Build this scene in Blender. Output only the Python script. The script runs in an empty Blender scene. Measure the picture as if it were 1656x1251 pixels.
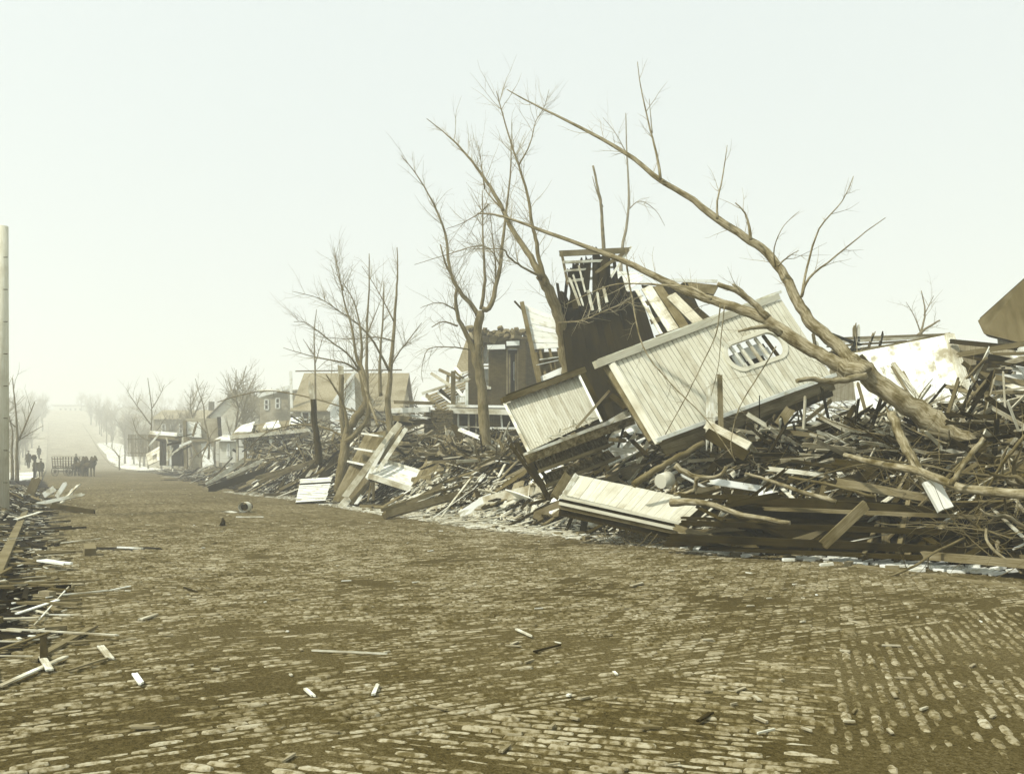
import bpy, math, random
from mathutils import Vector, Matrix, noise
random.seed(7)
SC = bpy.context.scene
COL = SC.collection
R = math.radians
# ------------------------------------------------------------------ camera
F, CH, HX, HY = 1434.0, 1.85, 828.0, 740.0      # focal length in photo pixels, eye height, horizon
cam = bpy.data.cameras.new('camera'); camo = bpy.data.objects.new('camera', cam); COL.objects.link(camo)
camo.location = (0, 0, CH); camo.rotation_euler = (R(90), 0, 0)
cam.sensor_width = 36; cam.lens = F/1656*36; cam.shift_y = (HY-625.5)/1656; cam.clip_end = 3000
SC.camera = camo
# ------------------------------------------------------------------ world, sun, exposure
SUN = Vector((-0.62, -0.36, 0.86)).normalized()
w = bpy.data.worlds.new('World'); SC.world = w; w.use_nodes = True
nt = w.node_tree; nt.nodes.clear()
sky = nt.nodes.new('ShaderNodeTexSky'); sky.sky_type = 'NISHITA'; sky.sun_disc = False
sky.sun_elevation = math.asin(SUN.z); sky.sun_rotation = math.atan2(SUN.x, SUN.y)
sky.air_density = 1.0; sky.dust_density = 4.0; sky.ozone_density = 0.5
bw = nt.nodes.new('ShaderNodeRGBToBW')
tint = nt.nodes.new('ShaderNodeMix'); tint.data_type = 'RGBA'; tint.blend_type = 'MULTIPLY'
tint.inputs[0].default_value = 1; tint.inputs[7].default_value = (0.92, 1.0, 0.99, 1)
veil = nt.nodes.new('ShaderNodeMix'); veil.data_type = 'RGBA'            # thin even overcast over the clear sky
veil.inputs[0].default_value = 0.72; veil.inputs[7].default_value = (8.5, 9.35, 9.35, 1)
bg = nt.nodes.new('ShaderNodeBackground'); bg.inputs[1].default_value = 0.10
wo = nt.nodes.new('ShaderNodeOutputWorld')
nt.links.new(sky.outputs[0], bw.inputs[0]); nt.links.new(bw.outputs[0], tint.inputs[6])
nt.links.new(tint.outputs[2], veil.inputs[6]); nt.links.new(veil.outputs[2], bg.inputs[0]); nt.links.new(bg.outputs[0], wo.inputs[0])
sl = bpy.data.lights.new('sun', 'SUN'); sl.energy = 4.2; sl.angle = R(2.0); sl.color = (1.0, 0.97, 0.9)
so = bpy.data.objects.new('sun', sl); COL.objects.link(so)
so.rotation_euler = SUN.to_track_quat('Z', 'Y').to_euler(); so.location = (-20, -20, 40)
v = SC.view_settings; v.view_transform = 'Standard'; v.look = 'None'; v.gamma = 1.0; v.use_curve_mapping = False; v.exposure = 0.24
SC.cycles.volume_bounces = 2; SC.cycles.max_bounces = 6; SC.cycles.diffuse_bounces = 2
# ------------------------------------------------------------------ materials (a sepia tone scale: every value of grey has one colour)
TONE = [(0.0, (0, 0, 0)), (0.02, (.028, .020, .003)), (0.06, (.078, .059, .017)), (0.15, (.176, .145, .070)), (0.3, (.335, .297, .188)),
        (0.55, (.57, .555, .42)), (0.8, (.79, .81, .73)), (1.0, (.92, .96, .92))]
def ramp(nt, src):
    r = nt.nodes.new('ShaderNodeValToRGB'); e = r.color_ramp.elements
    while len(e) < len(TONE): e.new(0.5)
    for k, (p, c) in enumerate(TONE): e[k].position = p; e[k].color = (*c, 1)
    nt.links.new(src, r.inputs[0]); return r
def mth(nt, op, a, b=None, c=None):
    n = nt.nodes.new('ShaderNodeMath'); n.operation = op
    for k, x in enumerate((a, b, c)):
        if x is None: continue
        if isinstance(x, (int, float)): n.inputs[k].default_value = x
        else: nt.links.new(x, n.inputs[k])
    return n.outputs[0]
def noi(nt, vec, scale, detail=4, rough=.6):
    n = nt.nodes.new('ShaderNodeTexNoise'); n.inputs['Scale'].default_value = scale
    n.inputs['Detail'].default_value = detail; n.inputs['Roughness'].default_value = rough
    nt.links.new(vec, n.inputs['Vector']); return n.outputs[0]
def mapr(nt, x, a, b, c, d):
    n = nt.nodes.new('ShaderNodeMapRange'); n.clamp = True
    for k, q in enumerate((a, b, c, d)): n.inputs[k+1].default_value = q
    nt.links.new(x, n.inputs[0]); return n.outputs[0]
def mat(name, val, var=.3, scale=(2, 30, 1), stain=.35, stain_scale=1.2, stain_edge=(.45, .62), isl=.3, rough=.9, bump=.35, bdist=.004, coords='UV', hook=None):
    m = bpy.data.materials.new(name); m.use_nodes = True; nt = m.node_tree
    bs = nt.nodes['Principled BSDF']; bs.inputs['Roughness'].default_value = rough; bs.inputs['Specular IOR Level'].default_value = .06
    tc = nt.nodes.new('ShaderNodeTexCoord'); mp = nt.nodes.new('ShaderNodeMapping'); mp.inputs['Scale'].default_value = scale
    oi = nt.nodes.new('ShaderNodeObjectInfo'); ge = nt.nodes.new('ShaderNodeNewGeometry')
    vec = tc.outputs[coords]
    nt.links.new(vec, mp.inputs[0])
    n1 = noi(nt, mp.outputs[0], 1.0, 5, .65)
    n2 = noi(nt, vec, stain_scale, 5, .6)
    rnd = mth(nt, 'MULTIPLY', mth(nt, 'ADD', oi.outputs['Random'], ge.outputs['Random Per Island']), .5)
    val_ = mth(nt, 'MULTIPLY', mapr(nt, n1, .3, .7, 1-var, 1+var), val)
    val_ = mth(nt, 'MULTIPLY', val_, mapr(nt, n2, stain_edge[0], stain_edge[1], 1, 1-stain))
    if isl: val_ = mth(nt, 'MULTIPLY', val_, mapr(nt, rnd, .1, .9, 1-isl, 1+isl))
    if hook: val_ = hook(nt, val_, tc, ge)
    nt.links.new(ramp(nt, val_).outputs[0], bs.inputs['Base Color'])
    if bump:
        b = nt.nodes.new('ShaderNodeBump'); b.inputs['Strength'].default_value = bump; b.inputs['Distance'].default_value = bdist
        nt.links.new(n1, b.inputs['Height']); nt.links.new(b.outputs[0], bs.inputs['Normal'])
    return m
def brick_hook(w_, h_, dark=.45):
    def f(nt, val_, tc, ge):
        b = nt.nodes.new('ShaderNodeTexBrick'); nt.links.new(tc.outputs['UV'], b.inputs['Vector'])
        b.inputs['Scale'].default_value = 1; b.inputs['Brick Width'].default_value = w_; b.inputs['Row Height'].default_value = h_
        b.inputs['Mortar Size'].default_value = .007; b.inputs['Mortar Smooth'].default_value = .3
        b.inputs['Color1'].default_value = (.75, .75, .75, 1); b.inputs['Color2'].default_value = (1.25, 1.25, 1.25, 1)
        b.inputs['Mortar'].default_value = (dark, dark, dark, 1)
        return mth(nt, 'MULTIPLY', val_, b.outputs[0])
    return f
def slit_hook(period, dark=.55, width=.16, axis=1):       # overlapping clapboard shadow gap is geometry near by; far walls only
    def f(nt, val_, tc, ge):
        s = nt.nodes.new('ShaderNodeSeparateXYZ'); nt.links.new(tc.outputs['UV'], s.inputs[0])
        fr = mth(nt, 'FRACT', mth(nt, 'DIVIDE', s.outputs[axis], period))
        return mth(nt, 'MULTIPLY', val_, mapr(nt, fr, 0, width, dark, 1))
    return f
M = {}
M['pale'] = mat('pale_wood', .56, .38, (3, 55, 1), .5, 1.6, isl=.35)
M['white'] = mat('white_paint', .74, .14, (2, 40, 1), .45, 2.2, (.52, .68), isl=.12)
M['bead'] = mat('beadboard_paint', .54, .16, (1.5, 30, 1), .42, .9, (.5, .75), isl=.09)
M['grey'] = mat('weathered_wood', .15, .45, (2.5, 60, 1), .45, 1.3, isl=.45)
M['dark'] = mat('dark_wood', .024, .5, (2, 40, 1), .5, 1.1, isl=.5)
M['black'] = mat('charred_wood', .010, .5, (2, 30, 1), .4, 1.1, isl=.4)
M['mossy'] = mat('mottled_shingle', .12, .8, (14, 40, 1), .7, 7, (.4, .6), isl=.3)
M['tar'] = mat('dark_sheathing', .013, .3, (1, 14, 1), .45, .8, isl=.22, bump=.15)
M['bark'] = mat('bark', .125, .5, (3, 14, 1), .5, 1.5, isl=.1, bump=.8, bdist=.01)
M['barks'] = mat('standing_bark', .16, .5, (3, 14, 1), .4, 1.5, isl=.1, bump=.8, bdist=.01)
M['twigs'] = mat('pale_twig', .24, .2, (1, 1, 1), .2, 1, isl=.3, bump=0)
M['barkp'] = mat('pale_bark', .23, .75, (4, 22, 1), .6, 3.2, (.46, .62), isl=0, bump=.9, bdist=.015)
M['barkd'] = mat('dark_bark', .03, .5, (3, 14, 1), .5, 1.5, isl=.1, bump=.8, bdist=.01)
M['twig'] = mat('twig_bark', .16, .2, (1, 1, 1), .2, 1, isl=.3, bump=0)
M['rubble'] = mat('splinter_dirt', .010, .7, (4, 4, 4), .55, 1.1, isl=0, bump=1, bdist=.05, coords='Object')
M['soil'] = mat('soil', .38, .6, (.8, .8, .8), .4, .3, isl=0, bump=.8, bdist=.05, coords='Object')
M['snow'] = mat('snow', .8, .12, (2, 2, 2), .6, .9, (.48, .62), isl=0, bump=.5, bdist=.03, coords='Object')
M['stone'] = mat('kerb_stone', .16, .3, (4, 4, 4), .3, 2, isl=.25, coords='Object')
M['wallbrick'] = mat('brick_wall', .055, .25, (6, 6, 6), .35, .7, isl=0, bump=.2, hook=brick_hook(.21, .075))
M['brick'] = mat('loose_brick', .17, .3, (9, 9, 9), .4, 4, isl=.5, coords='Object')
M['clap'] = mat('clapboard_white', .66, .12, (1, 6, 1), .3, .6, isl=0, hook=slit_hook(.13))
M['clapg'] = mat('clapboard_grey', .36, .2, (1, 6, 1), .35, .6, isl=0, hook=slit_hook(.13))
M['shingle'] = mat('roof_shingle', .26, .3, (9, 5, 1), .35, .5, isl=.3, hook=slit_hook(.16, .6))
M['plaster'] = mat('stained_plaster', .82, .10, (2, 1, 1), .6, 1.6, (.50, .62), isl=.05, bump=.3)
M['tarpaper'] = mat('tar_paper', .09, .3, (1, 3, 1), .5, .8, isl=.1)
M['glass'] = mat('dark_glass', .03, .1, (1, 1, 1), 0, 1, isl=0, rough=.2, bump=0)
M['cloth'] = mat('dark_cloth', .035, .2, (9, 9, 9), 0, 1, isl=.2, coords='Object')
M['skin'] = mat('skin', .35, .1, (9, 9, 9), 0, 1, isl=0, coords='Object', bump=0)
M['horse'] = mat('horse_coat', .04, .2, (5, 5, 5), .3, 2, isl=.3, coords='Object', bump=0)
M['chipd'] = mat('trodden_splinters', .26, .35, (3, 50, 1), .5, 2, isl=.6)
M['metal'] = mat('sheet_metal', .62, .12, (2, 2, 1), .3, 3, isl=0, rough=.45)
M['chip'] = mat('fresh_splinters', .55, .35, (3, 50, 1), .5, 2, isl=.6)
def street_hook(nt, val_, tc, ge):
    # fine crushed grain; beyond the modelled bricks worn brick tops read as pale flecks
    def nz(sa, sb, det):
        mp = nt.nodes.new('ShaderNodeMapping'); mp.inputs['Scale'].default_value = (sa, sb, 1)
        nt.links.new(tc.outputs['UV'], mp.inputs[0]); return noi(nt, mp.outputs[0], 1, det, .7)
    sp = nt.nodes.new('ShaderNodeSeparateXYZ'); nt.links.new(tc.outputs['UV'], sp.inputs[0])
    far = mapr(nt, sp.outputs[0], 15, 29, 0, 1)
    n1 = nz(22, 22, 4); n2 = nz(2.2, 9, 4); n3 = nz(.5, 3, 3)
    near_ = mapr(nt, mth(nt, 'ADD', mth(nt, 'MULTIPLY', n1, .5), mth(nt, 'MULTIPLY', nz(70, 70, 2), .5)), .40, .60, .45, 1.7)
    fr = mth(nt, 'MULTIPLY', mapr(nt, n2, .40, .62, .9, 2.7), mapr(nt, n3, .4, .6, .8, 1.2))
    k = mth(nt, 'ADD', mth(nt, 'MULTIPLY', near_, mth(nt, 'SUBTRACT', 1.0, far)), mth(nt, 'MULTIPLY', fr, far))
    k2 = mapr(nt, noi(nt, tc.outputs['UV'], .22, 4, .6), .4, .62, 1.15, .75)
    k2 = mth(nt, 'MULTIPLY', k2, mapr(nt, sp.outputs[0], 130, 330, 1, 3.0))      # paler up the hill: fading into haze painted into the street colour
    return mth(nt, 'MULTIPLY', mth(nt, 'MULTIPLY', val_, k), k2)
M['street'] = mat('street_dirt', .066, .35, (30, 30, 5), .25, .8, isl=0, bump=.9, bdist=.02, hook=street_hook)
def paver_hook(nt, val_, tc, ge):
    n = noi(nt, ge.outputs['Position'], 17, 4, .65)
    n2 = noi(nt, ge.outputs['Position'], .9, 3, .6)
    s = mth(nt, 'ADD', n, mth(nt, 'MULTIPLY', n2, .4))
    k = mapr(nt, s, .62, .80, 1, .3)
    return mth(nt, 'MULTIPLY', val_, k)
M['paver'] = mat('worn_paver', .31, .3, (12, 12, 12), .3, 3, isl=.5, coords='Object', hook=paver_hook)
# ------------------------------------------------------------------ helpers
def P(px, py, Y): return Vector(((px-HX)/F*Y, Y, CH-(py-HY)/F*Y))
def tag(o, label=None, cat=None, group=None, kind=None):
    if o is None: return o
    if label: o['label'] = label
    if cat: o['category'] = cat
    if group: o['group'] = group
    if kind: o['kind'] = kind
    return o
def thing(name, label, cat, loc=(0, 0, 0), group=None):
    o = bpy.data.objects.new(name, None); COL.objects.link(o); o.location = loc; o.empty_display_size = .3
    return tag(o, label, cat, group)
class MB:
    def __init__(s): s.v = []; s.f = []; s.uv = []; s.sm = []
    def face(s, idx, uvs, smooth=False):
        s.f.append(tuple(idx)); s.uv.extend(uvs); s.sm.append(smooth)
    def prism(s, top, bot, uvs, off=(0, 0), t=.03):
        """top, bot: matching outlines; uvs per outline point"""
        n = len(top); b = len(s.v); s.v.extend([tuple(p) for p in top]); s.v.extend([tuple(p) for p in bot])
        u = [(a+off[0], c+off[1]) for a, c in uvs]
        s.face(range(b, b+n), u); s.face(range(b+2*n-1, b+n-1, -1), u[::-1])
        for i in range(n):
            j = (i+1) % n
            s.face((b+i, b+n+i, b+n+j, b+j), (u[i], (u[i][0]+t, u[i][1]+t), (u[j][0]+t, u[j][1]+t), u[j]))
    def beam(s, p0, p1, w_, t, side=None, jag=(0, 0), bend=0):
        p0 = Vector(p0); p1 = Vector(p1); d = p1-p0; L = d.length
        if L < 1e-4: return s
        d /= L
        if side is None:
            side = d.cross(Vector((0, 0, 1)))
            if side.length < .1: side = Vector((1, 0, 0))
        side = Vector(side); side = (side-d*side.dot(d))
        if side.length < 1e-3: side = d.orthogonal()
        side.normalize(); nrm = side.cross(d).normalized()
        out = []
        k = 4 if jag[0] else 2
        for i in range(k): out.append((-(random.random()*jag[0]) if jag[0] else 0, -w_/2+w_*i/(k-1)))
        out = [(a, c) for a, c in out]
        k = 4 if jag[1] else 2
        if bend: out.append((L*.5, w_/2))
        o2 = [(L+(random.random()*jag[1] if jag[1] else 0), w_/2-w_*i/(k-1)) for i in range(k)]
        out += o2
        if bend: out.append((L*.5, -w_/2))
        def pt(a, c, h):
            z = bend*4*(a/L)*(1-a/L) if bend else 0
            return p0+d*a+side*c+nrm*(h+z)
        s.prism([pt(a, c, t/2) for a, c in out], [pt(a, c, -t/2) for a, c in out], out, (random.random()*50, random.random()*50), t)
        return s
    def box(s, c, sz, rz=0, rx=0):
        m = Matrix.Rotation(rz, 3, 'Z') @ Matrix.Rotation(rx, 3, 'X'); c = Vector(c)
        return s.beam(c-m@Vector((sz[0]/2, 0, 0)), c+m@Vector((sz[0]/2, 0, 0)), sz[1], sz[2], side=m@Vector((0, 1, 0)))
    def tube(s, pts, rad, n=7, cap=True, rough=0):
        b = len(s.v); m = len(pts); L = 0; off = random.random()*40
        ref = None
        for i, p in enumerate(pts):
            d = (pts[min(i+1, m-1)]-pts[max(i-1, 0)])
            if d.length < 1e-6: d = Vector((0, 0, 1))
            d.normalize()
            if ref is None: ref = d.orthogonal().normalized()
            ref = (ref-d*ref.dot(d));
            if ref.length < 1e-4: ref = d.orthogonal()
            ref.normalize(); bi = d.cross(ref)
            for k in range(n):
                a = 2*math.pi*k/n
                rr = rad[i]
                if rough: rr *= 1+rough*noise.noise(Vector((p.x*1.7+math.cos(a), p.y*1.7+math.sin(a), p.z*1.7)))*1.6
                s.v.append(tuple(p+(ref*math.cos(a)+bi*math.sin(a))*rr))
        Ls = [0]
        for i in range(1, m): Ls.append(Ls[-1]+(pts[i]-pts[i-1]).length)
        for i in range(m-1):
            for k in range(n):
                k2 = (k+1) % n; r0 = max(rad[0], .02)*2*math.pi
                s.face((b+i*n+k, b+i*n+k2, b+(i+1)*n+k2, b+(i+1)*n+k),
                       ((off+Ls[i], k/n*r0), (off+Ls[i], (k+1)/n*r0), (off+Ls[i+1], (k+1)/n*r0), (off+Ls[i+1], k/n*r0)), n > 3)
        if cap:
            s.face([b+k for k in range(n)][::-1], [(0, 0)]*n); s.face([b+(m-1)*n+k for k in range(n)], [(0, 0)]*n)
        return s
    def mesh(s, name, m, loc=(0, 0, 0)):
        me = bpy.data.meshes.new(name); l = Vector(loc)
        me.from_pydata([(x-l.x, y-l.y, z-l.z) for x, y, z in s.v], [], s.f)
        uvl = me.uv_layers.new(name='UVMap'); uvl.data.foreach_set('uv', [c for q in s.uv for c in q])
        me.polygons.foreach_set('use_smooth', s.sm)
        me.materials.append(m); me.update(); return me
    def build(s, name, m, parent=None, label=None, cat=None, group=None, kind=None):
        if not s.v: return None
        if parent is not None:
            loc = parent.matrix_world.translation if False else worldloc(parent); o = bpy.data.objects.new(name, s.mesh(name, m, loc)); o.parent = parent
        else:
            xs = [q[0] for q in s.v]; ys = [q[1] for q in s.v]; zs = [q[2] for q in s.v]
            loc = Vector(((min(xs)+max(xs))/2, (min(ys)+max(ys))/2, min(zs)))
            o = bpy.data.objects.new(name, s.mesh(name, m, loc)); o.location = loc
        COL.objects.link(o); tag(o, label, cat, group, kind); return o
def worldloc(o):
    l = Vector((0, 0, 0))
    while o is not None: l = l+o.location; o = o.parent
    return l
def sm(x, a, b):
    t = max(0, min(1, (x-a)/(b-a))); return t*t*(3-2*t)
def interp(x, tab):
    if x <= tab[0][0]: return tab[0][1]
    for (a, va), (b, vb) in zip(tab, tab[1:]):
        if x <= b: return va+(vb-va)*(x-a)/(b-a)
    return tab[-1][1]
TH = R(27.5); DX, DY = -math.sin(TH), math.cos(TH); NX, NY = DY, -DX     # street direction, across
def st(a, b, z=0): return Vector((a*DX+b*NX, a*DY+b*NY, z))
def ab(x, y): return x*DX+y*DY, x*NX+y*NY
ZT = [(0, 0), (120, 0), (150, -.25), (190, -.4), (225, .3), (260, 2.5), (340, 9.6), (430, 17), (520, 26), (600, 31), (720, 33)]
def gz(a):
    return (interp(a-6, ZT)+interp(a, ZT)+interp(a+6, ZT))/3
def fb(x, y, s=1, o=3): return noise.fractal(Vector((x*s, y*s, 3.3)), 1.0, 2.0, o)
EDGE = [(0, 13.8), (8, 13.2), (15, 12.1), (21, 10.9), (30, 10.6), (38, 10.6), (44, 9.8), (55, 9.2), (80, 9.8), (114, 10.8), (200, 12)]
AMP = [(0, 2.8), (11, 2.75), (19, 2.05), (24, 1.7), (30, 2.1), (36, 2.7), (50, 2.8), (62, 1.9), (80, .6), (110, .4), (160, .1)]
def mound(x, y):
    a, b = ab(x, y); e = interp(a, EDGE)
    if b > e-1.5:
        k = sm(b, e, e+3.2)*(.72+.28*sm(b, e+2, e+6)); z = interp(a, AMP)*k*(1-.45*sm(b, e+12, e+24))
        z += (fb(x, y, .5)*.35+fb(x, y, 1.7)*.16)*min(1, k*1.6)*min(1, interp(a, AMP))
        if a < 22: z *= 1-.0*a
        return z+.05*sm(b, e-.4, e+.3)-.03
    e2 = .4
    if b < e2+1.2 and a > 6:
        k = sm(-b, -e2, 2.6)*(.2+.42*math.exp(-((a-40)/9)**2)); k *= (1-sm(a, 70, 85))*sm(a, 8, 13)
        return k*(1+fb(x, y, .7)*.8)+.04*sm(-b, -e2-.4, -e2)-.03
    return -.03
def hit(px, py, lift=0.0, y0=6.0):
    """point where the sight line meets the rubble or the ground"""
    Y = y0
    while Y < 160:
        p = P(px, py, Y); a, b = ab(p.x, p.y)
        if p.z <= max(mound(p.x, p.y), 0)+gz(a)+lift: return p
        Y *= 1.004
    return P(px, py, 60)
# ------------------------------------------------------------------ ground, street, kerbs
def grid_mesh(name, As, Bs, zf, m, uvs=1.0):
    v = []; f = []; uv = []
    for a in As:
        for b in Bs:
            p = st(a, b); v.append((p.x, p.y, zf(a, b, p)))
    nb = len(Bs)
    for i in range(len(As)-1):
        for j in range(nb-1):
            f.append((i*nb+j, i*nb+j+1, (i+1)*nb+j+1, (i+1)*nb+j))
            for (k, l) in ((i, j), (i, j+1), (i+1, j+1), (i+1, j)): uv.append((As[k]*uvs, Bs[l]*uvs))
    me = bpy.data.meshes.new(name); me.from_pydata(v, [], f)
    me.uv_layers.new(name='UVMap').data.foreach_set('uv', [c for q in uv for c in q])
    me.polygons.foreach_set('use_smooth', [True]*len(f)); me.materials.append(m); me.update()
    o = bpy.data.objects.new(name, me); COL.objects.link(o); return o
def steps(lo, hi, s0, g=1.0, cap=1e9):
    r = [lo]; s = s0
    while r[-1]+s < hi: r.append(r[-1]+s); s = min(s*g, cap)
    r.append(hi); return r
A_far = steps(-30, 20, 4)+steps(24, 720, 4, 1.04, 14)
B_far = [-q for q in steps(3, 260, 3, 1.12, 30)[::-1]]+[0, 4, 8, 11.9]+steps(15, 300, 3, 1.12, 30)
def ground_z(a, b, p):
    z = gz(a)-.10
    if b > 12 or b < 0: z += .06*sm(abs(b-6), 6, 8)
    d = max(0, abs(b-6)-20)
    z += min(d, 150)*.03*sm(a, 200, 420)*(1+.6*fb(p.x, p.y, .012))
    return z
ground = grid_mesh('ground', A_far, B_far, ground_z, M['soil']); tag(ground, kind='structure')
def street_z(a, b, p):
    if a > 34: return gz(a)+.01
    return .006*fb(p.x, p.y, 3.1)+.012*fb(p.x, p.y, .6)+.002
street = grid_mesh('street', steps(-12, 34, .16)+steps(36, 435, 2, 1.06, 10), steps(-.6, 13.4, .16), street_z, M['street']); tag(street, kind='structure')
for bb, nm in ((-.72, 'kerb'), (12.2, 'kerb')):
    k = MB(); a = -12
    while a < 420:
        L = 2.4 if a < 100 else 12
        h_ = .04 if a > 26 or bb < 0 else -.07; k.beam(st(a, bb, gz(a)+h_), st(a+L-.03, bb, gz(a+L)+h_), .16, .2); a += L
    tag(k.build(nm, M['stone']), kind='structure')
# paving bricks: courses across the street, a crossing with diagonal courses nearest the camera
def zone(x, y):
    # line from (-1.55,5.2) through (.34,6.8),(2.8,8.6) to (6.4,11)
    lim = interp(x, [(-6, 3.6), (-1.55, 5.3), (.34, 6.7), (2.8, 8.5), (6.4, 11.2), (10, 14)])
    lim += .5*fb(x, y, .5)
    if y > lim: return 0
    return 2 if x > .355*y+.25*fb(x, y, .8) and y < 11 else 1
rots = {0: R(27.5), 1: R(-17), 2: R(72)}
BW, BL = .102, .222
def brick_rings(cx, cy, rot, z, rng):
    """three rings of a worn brick: irregular top, shoulder, buried base"""
    c, s = math.cos(rot), math.sin(rot); out = []
    def pt(u, w_, h): return (cx+u*c-w_*s, cy+u*s+w_*c, h)
    tx, ty = rng.gauss(0, .03), rng.gauss(0, .08)
    for hu, hw, h, j in ((.090, .018, .0, .010), (.104, .034, -.010, .003), (.107, .046, -.03, 0)):
        for (u, w_) in ((-1, -.5), (-.6, -1), (.6, -1), (1, -.5), (1, .5), (.6, 1), (-.6, 1), (-1, .5)):
            uu = u*hu+rng.uniform(-j, j); ww = w_*hw+rng.uniform(-j, j)*.7
            out.append(pt(uu, ww, z+h+uu*tx*.3+ww*ty))
    return out
BF = [tuple(range(8))]+[(i, i+8, (i+1) % 8+8, (i+1) % 8) for i in range(8)]+[(i+8, i+16, (i+1) % 8+16, (i+1) % 8+8) for i in range(8)]
rng = random.Random(3)
cells = []
for z_, rot in rots.items():
    c, s = math.cos(rot), math.sin(rot)
    for i in range(-330, 420):
        for j in range(-150, 150):
            u = (j+.5*(i & 1))*BL; w_ = i*BW
            x = u*c-w_*s; y = u*s+w_*c
            if y < 4.6 or y > 27 or abs(x) > y*.62+.3: continue
            a, b = ab(x, y)
            if b < -.5 or b > 13.1 or a > 29: continue
            if zone(x, y) != z_: continue
            cells.append((x, y, rot))
cells.sort(key=lambda q: q[0]**2+q[1]**2)
shown = 0; bv = []; bf = []
protos = []
for (x, y, rot) in cells:
    a_b = ab(x, y); cover = fb(x, y, .55, 4)+.5*fb(x, y, 2.2, 2)
    z = .0084+.004*sm(y, 8, 14)+rng.gauss(0, .0068)-.003*sm(cover, -.1, .35)-.012*sm(cover, .3, .8)-.03*(rng.random() < sm(a_b[0], 17, 29))+.012*fb(x, y, .6)
    r2 = rot+rng.gauss(0, .015); x += rng.gauss(0, .003); y += rng.gauss(0, .003)
    if shown < 300 and cover < .5:
        if len(protos) < 12:
            me = bpy.data.meshes.new('paving_brick'); me.from_pydata(brick_rings(0, 0, 0, 0, rng), [], BF)
            me.materials.append(M['paver']); protos.append(me)
        o = bpy.data.objects.new('paving_brick', protos[shown % 12]); COL.objects.link(o); o.parent = street
        o.location = (x, y, z); o.rotation_euler = (0, 0, r2); shown += 1
    else:
        k = len(bv); bv += brick_rings(x, y, r2, z, rng); bf += [tuple(q+k for q in f) for f in BF]
me = bpy.data.meshes.new('paving'); me.from_pydata(bv, [], bf); me.materials.append(M['paver'])
o = bpy.data.objects.new('worn_paving', me); COL.objects.link(o); o.parent = street; tag(o, kind='stuff')
# the heaps' dark body of splintered wood and soil
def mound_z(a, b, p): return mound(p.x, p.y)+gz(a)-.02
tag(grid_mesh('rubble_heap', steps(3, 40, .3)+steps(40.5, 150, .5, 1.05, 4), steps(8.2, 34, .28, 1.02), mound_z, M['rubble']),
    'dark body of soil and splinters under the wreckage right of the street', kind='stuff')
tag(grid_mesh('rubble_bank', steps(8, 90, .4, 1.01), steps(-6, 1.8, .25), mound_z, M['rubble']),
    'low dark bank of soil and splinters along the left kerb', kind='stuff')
# ------------------------------------------------------------------ planks scattered over the heaps
def plank_mesh(jag, w_, t, L=1.0):
    m = MB(); m.beam((-.5*L, 0, 0), (.5*L, 0, 0), w_, t, side=(0, 1, 0), jag=jag); return m
PROT = {}
for cl, w_, t in (('pale', .11, .022), ('grey', .14, .028), ('dark', .16, .04), ('lath', .04, .01), ('joist', .09, .14), ('chip', .06, .012), ('chipd', .06, .012)):
    mm = {'pale': 'pale', 'grey': 'grey', 'dark': 'dark', 'lath': 'pale', 'joist': 'grey', 'chip': 'chip', 'chipd': 'chipd'}[cl]
    PROT[cl] = [plank_mesh((.12*random.random(), .14*random.random()) if cl != 'joist' else (0, .03), w_, t) for _ in range(7)]
    PROT[cl] = [(m, m.mesh('plank_'+cl, M[mm]), mm) for m in PROT[cl]]
def fit(p, cl, L, yaw, roll=None, lift=0):
    """a plank resting on the heap surface"""
    x, y = p; dx, dy = math.cos(yaw)*L/2, math.sin(yaw)*L/2
    z0 = max(mound(x-dx, y-dy), 0)+gz(ab(x-dx, y-dy)[0]); z1 = max(mound(x+dx, y+dy), 0)+gz(ab(x+dx, y+dy)[0])
    zm = max(mound(x, y), 0)+gz(ab(x, y)[0])
    pitch = math.atan2(z1-z0, L)+random.gauss(0, .16)*min(1, L)
    z = max((z0+z1)/2, zm)+.03+lift+abs(random.gauss(0, .05))*min(1, zm*2)
    if zm < .08: pitch = 0; z = zm+.02+lift
    roll = random.gauss(0, .45)*min(1, zm+.15) if roll is None else roll
    return Matrix.Translation((x, y, z)) @ Matrix.Rotation(yaw, 4, 'Z') @ Matrix.Rotation(-pitch, 4, 'Y') @ Matrix.Rotation(roll, 4, 'X')
STUFF = {}
def add_stuff(key, proto, mw, sc):
    m, _, mm = proto; s = STUFF.setdefault((key, mm), MB()); b = len(s.v)
    for q in m.v:
        r = mw @ Vector((q[0]*sc[0], q[1]*sc[1], q[2]*sc[2])); s.v.append((r.x, r.y, r.z))
    s.f += [tuple(i+b for i in f) for f in m.f]; s.uv += [(u*sc[0]+b*.37, w_+b*.13) for u, w_ in m.uv]; s.sm += m.sm
LOOK = {'pale': 'pale splintered board', 'grey': 'weathered grey board', 'dark': 'dark broken board', 'joist': 'squared timber joist', 'lath': 'thin pale lath strip'}
nplank = 0
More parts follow.
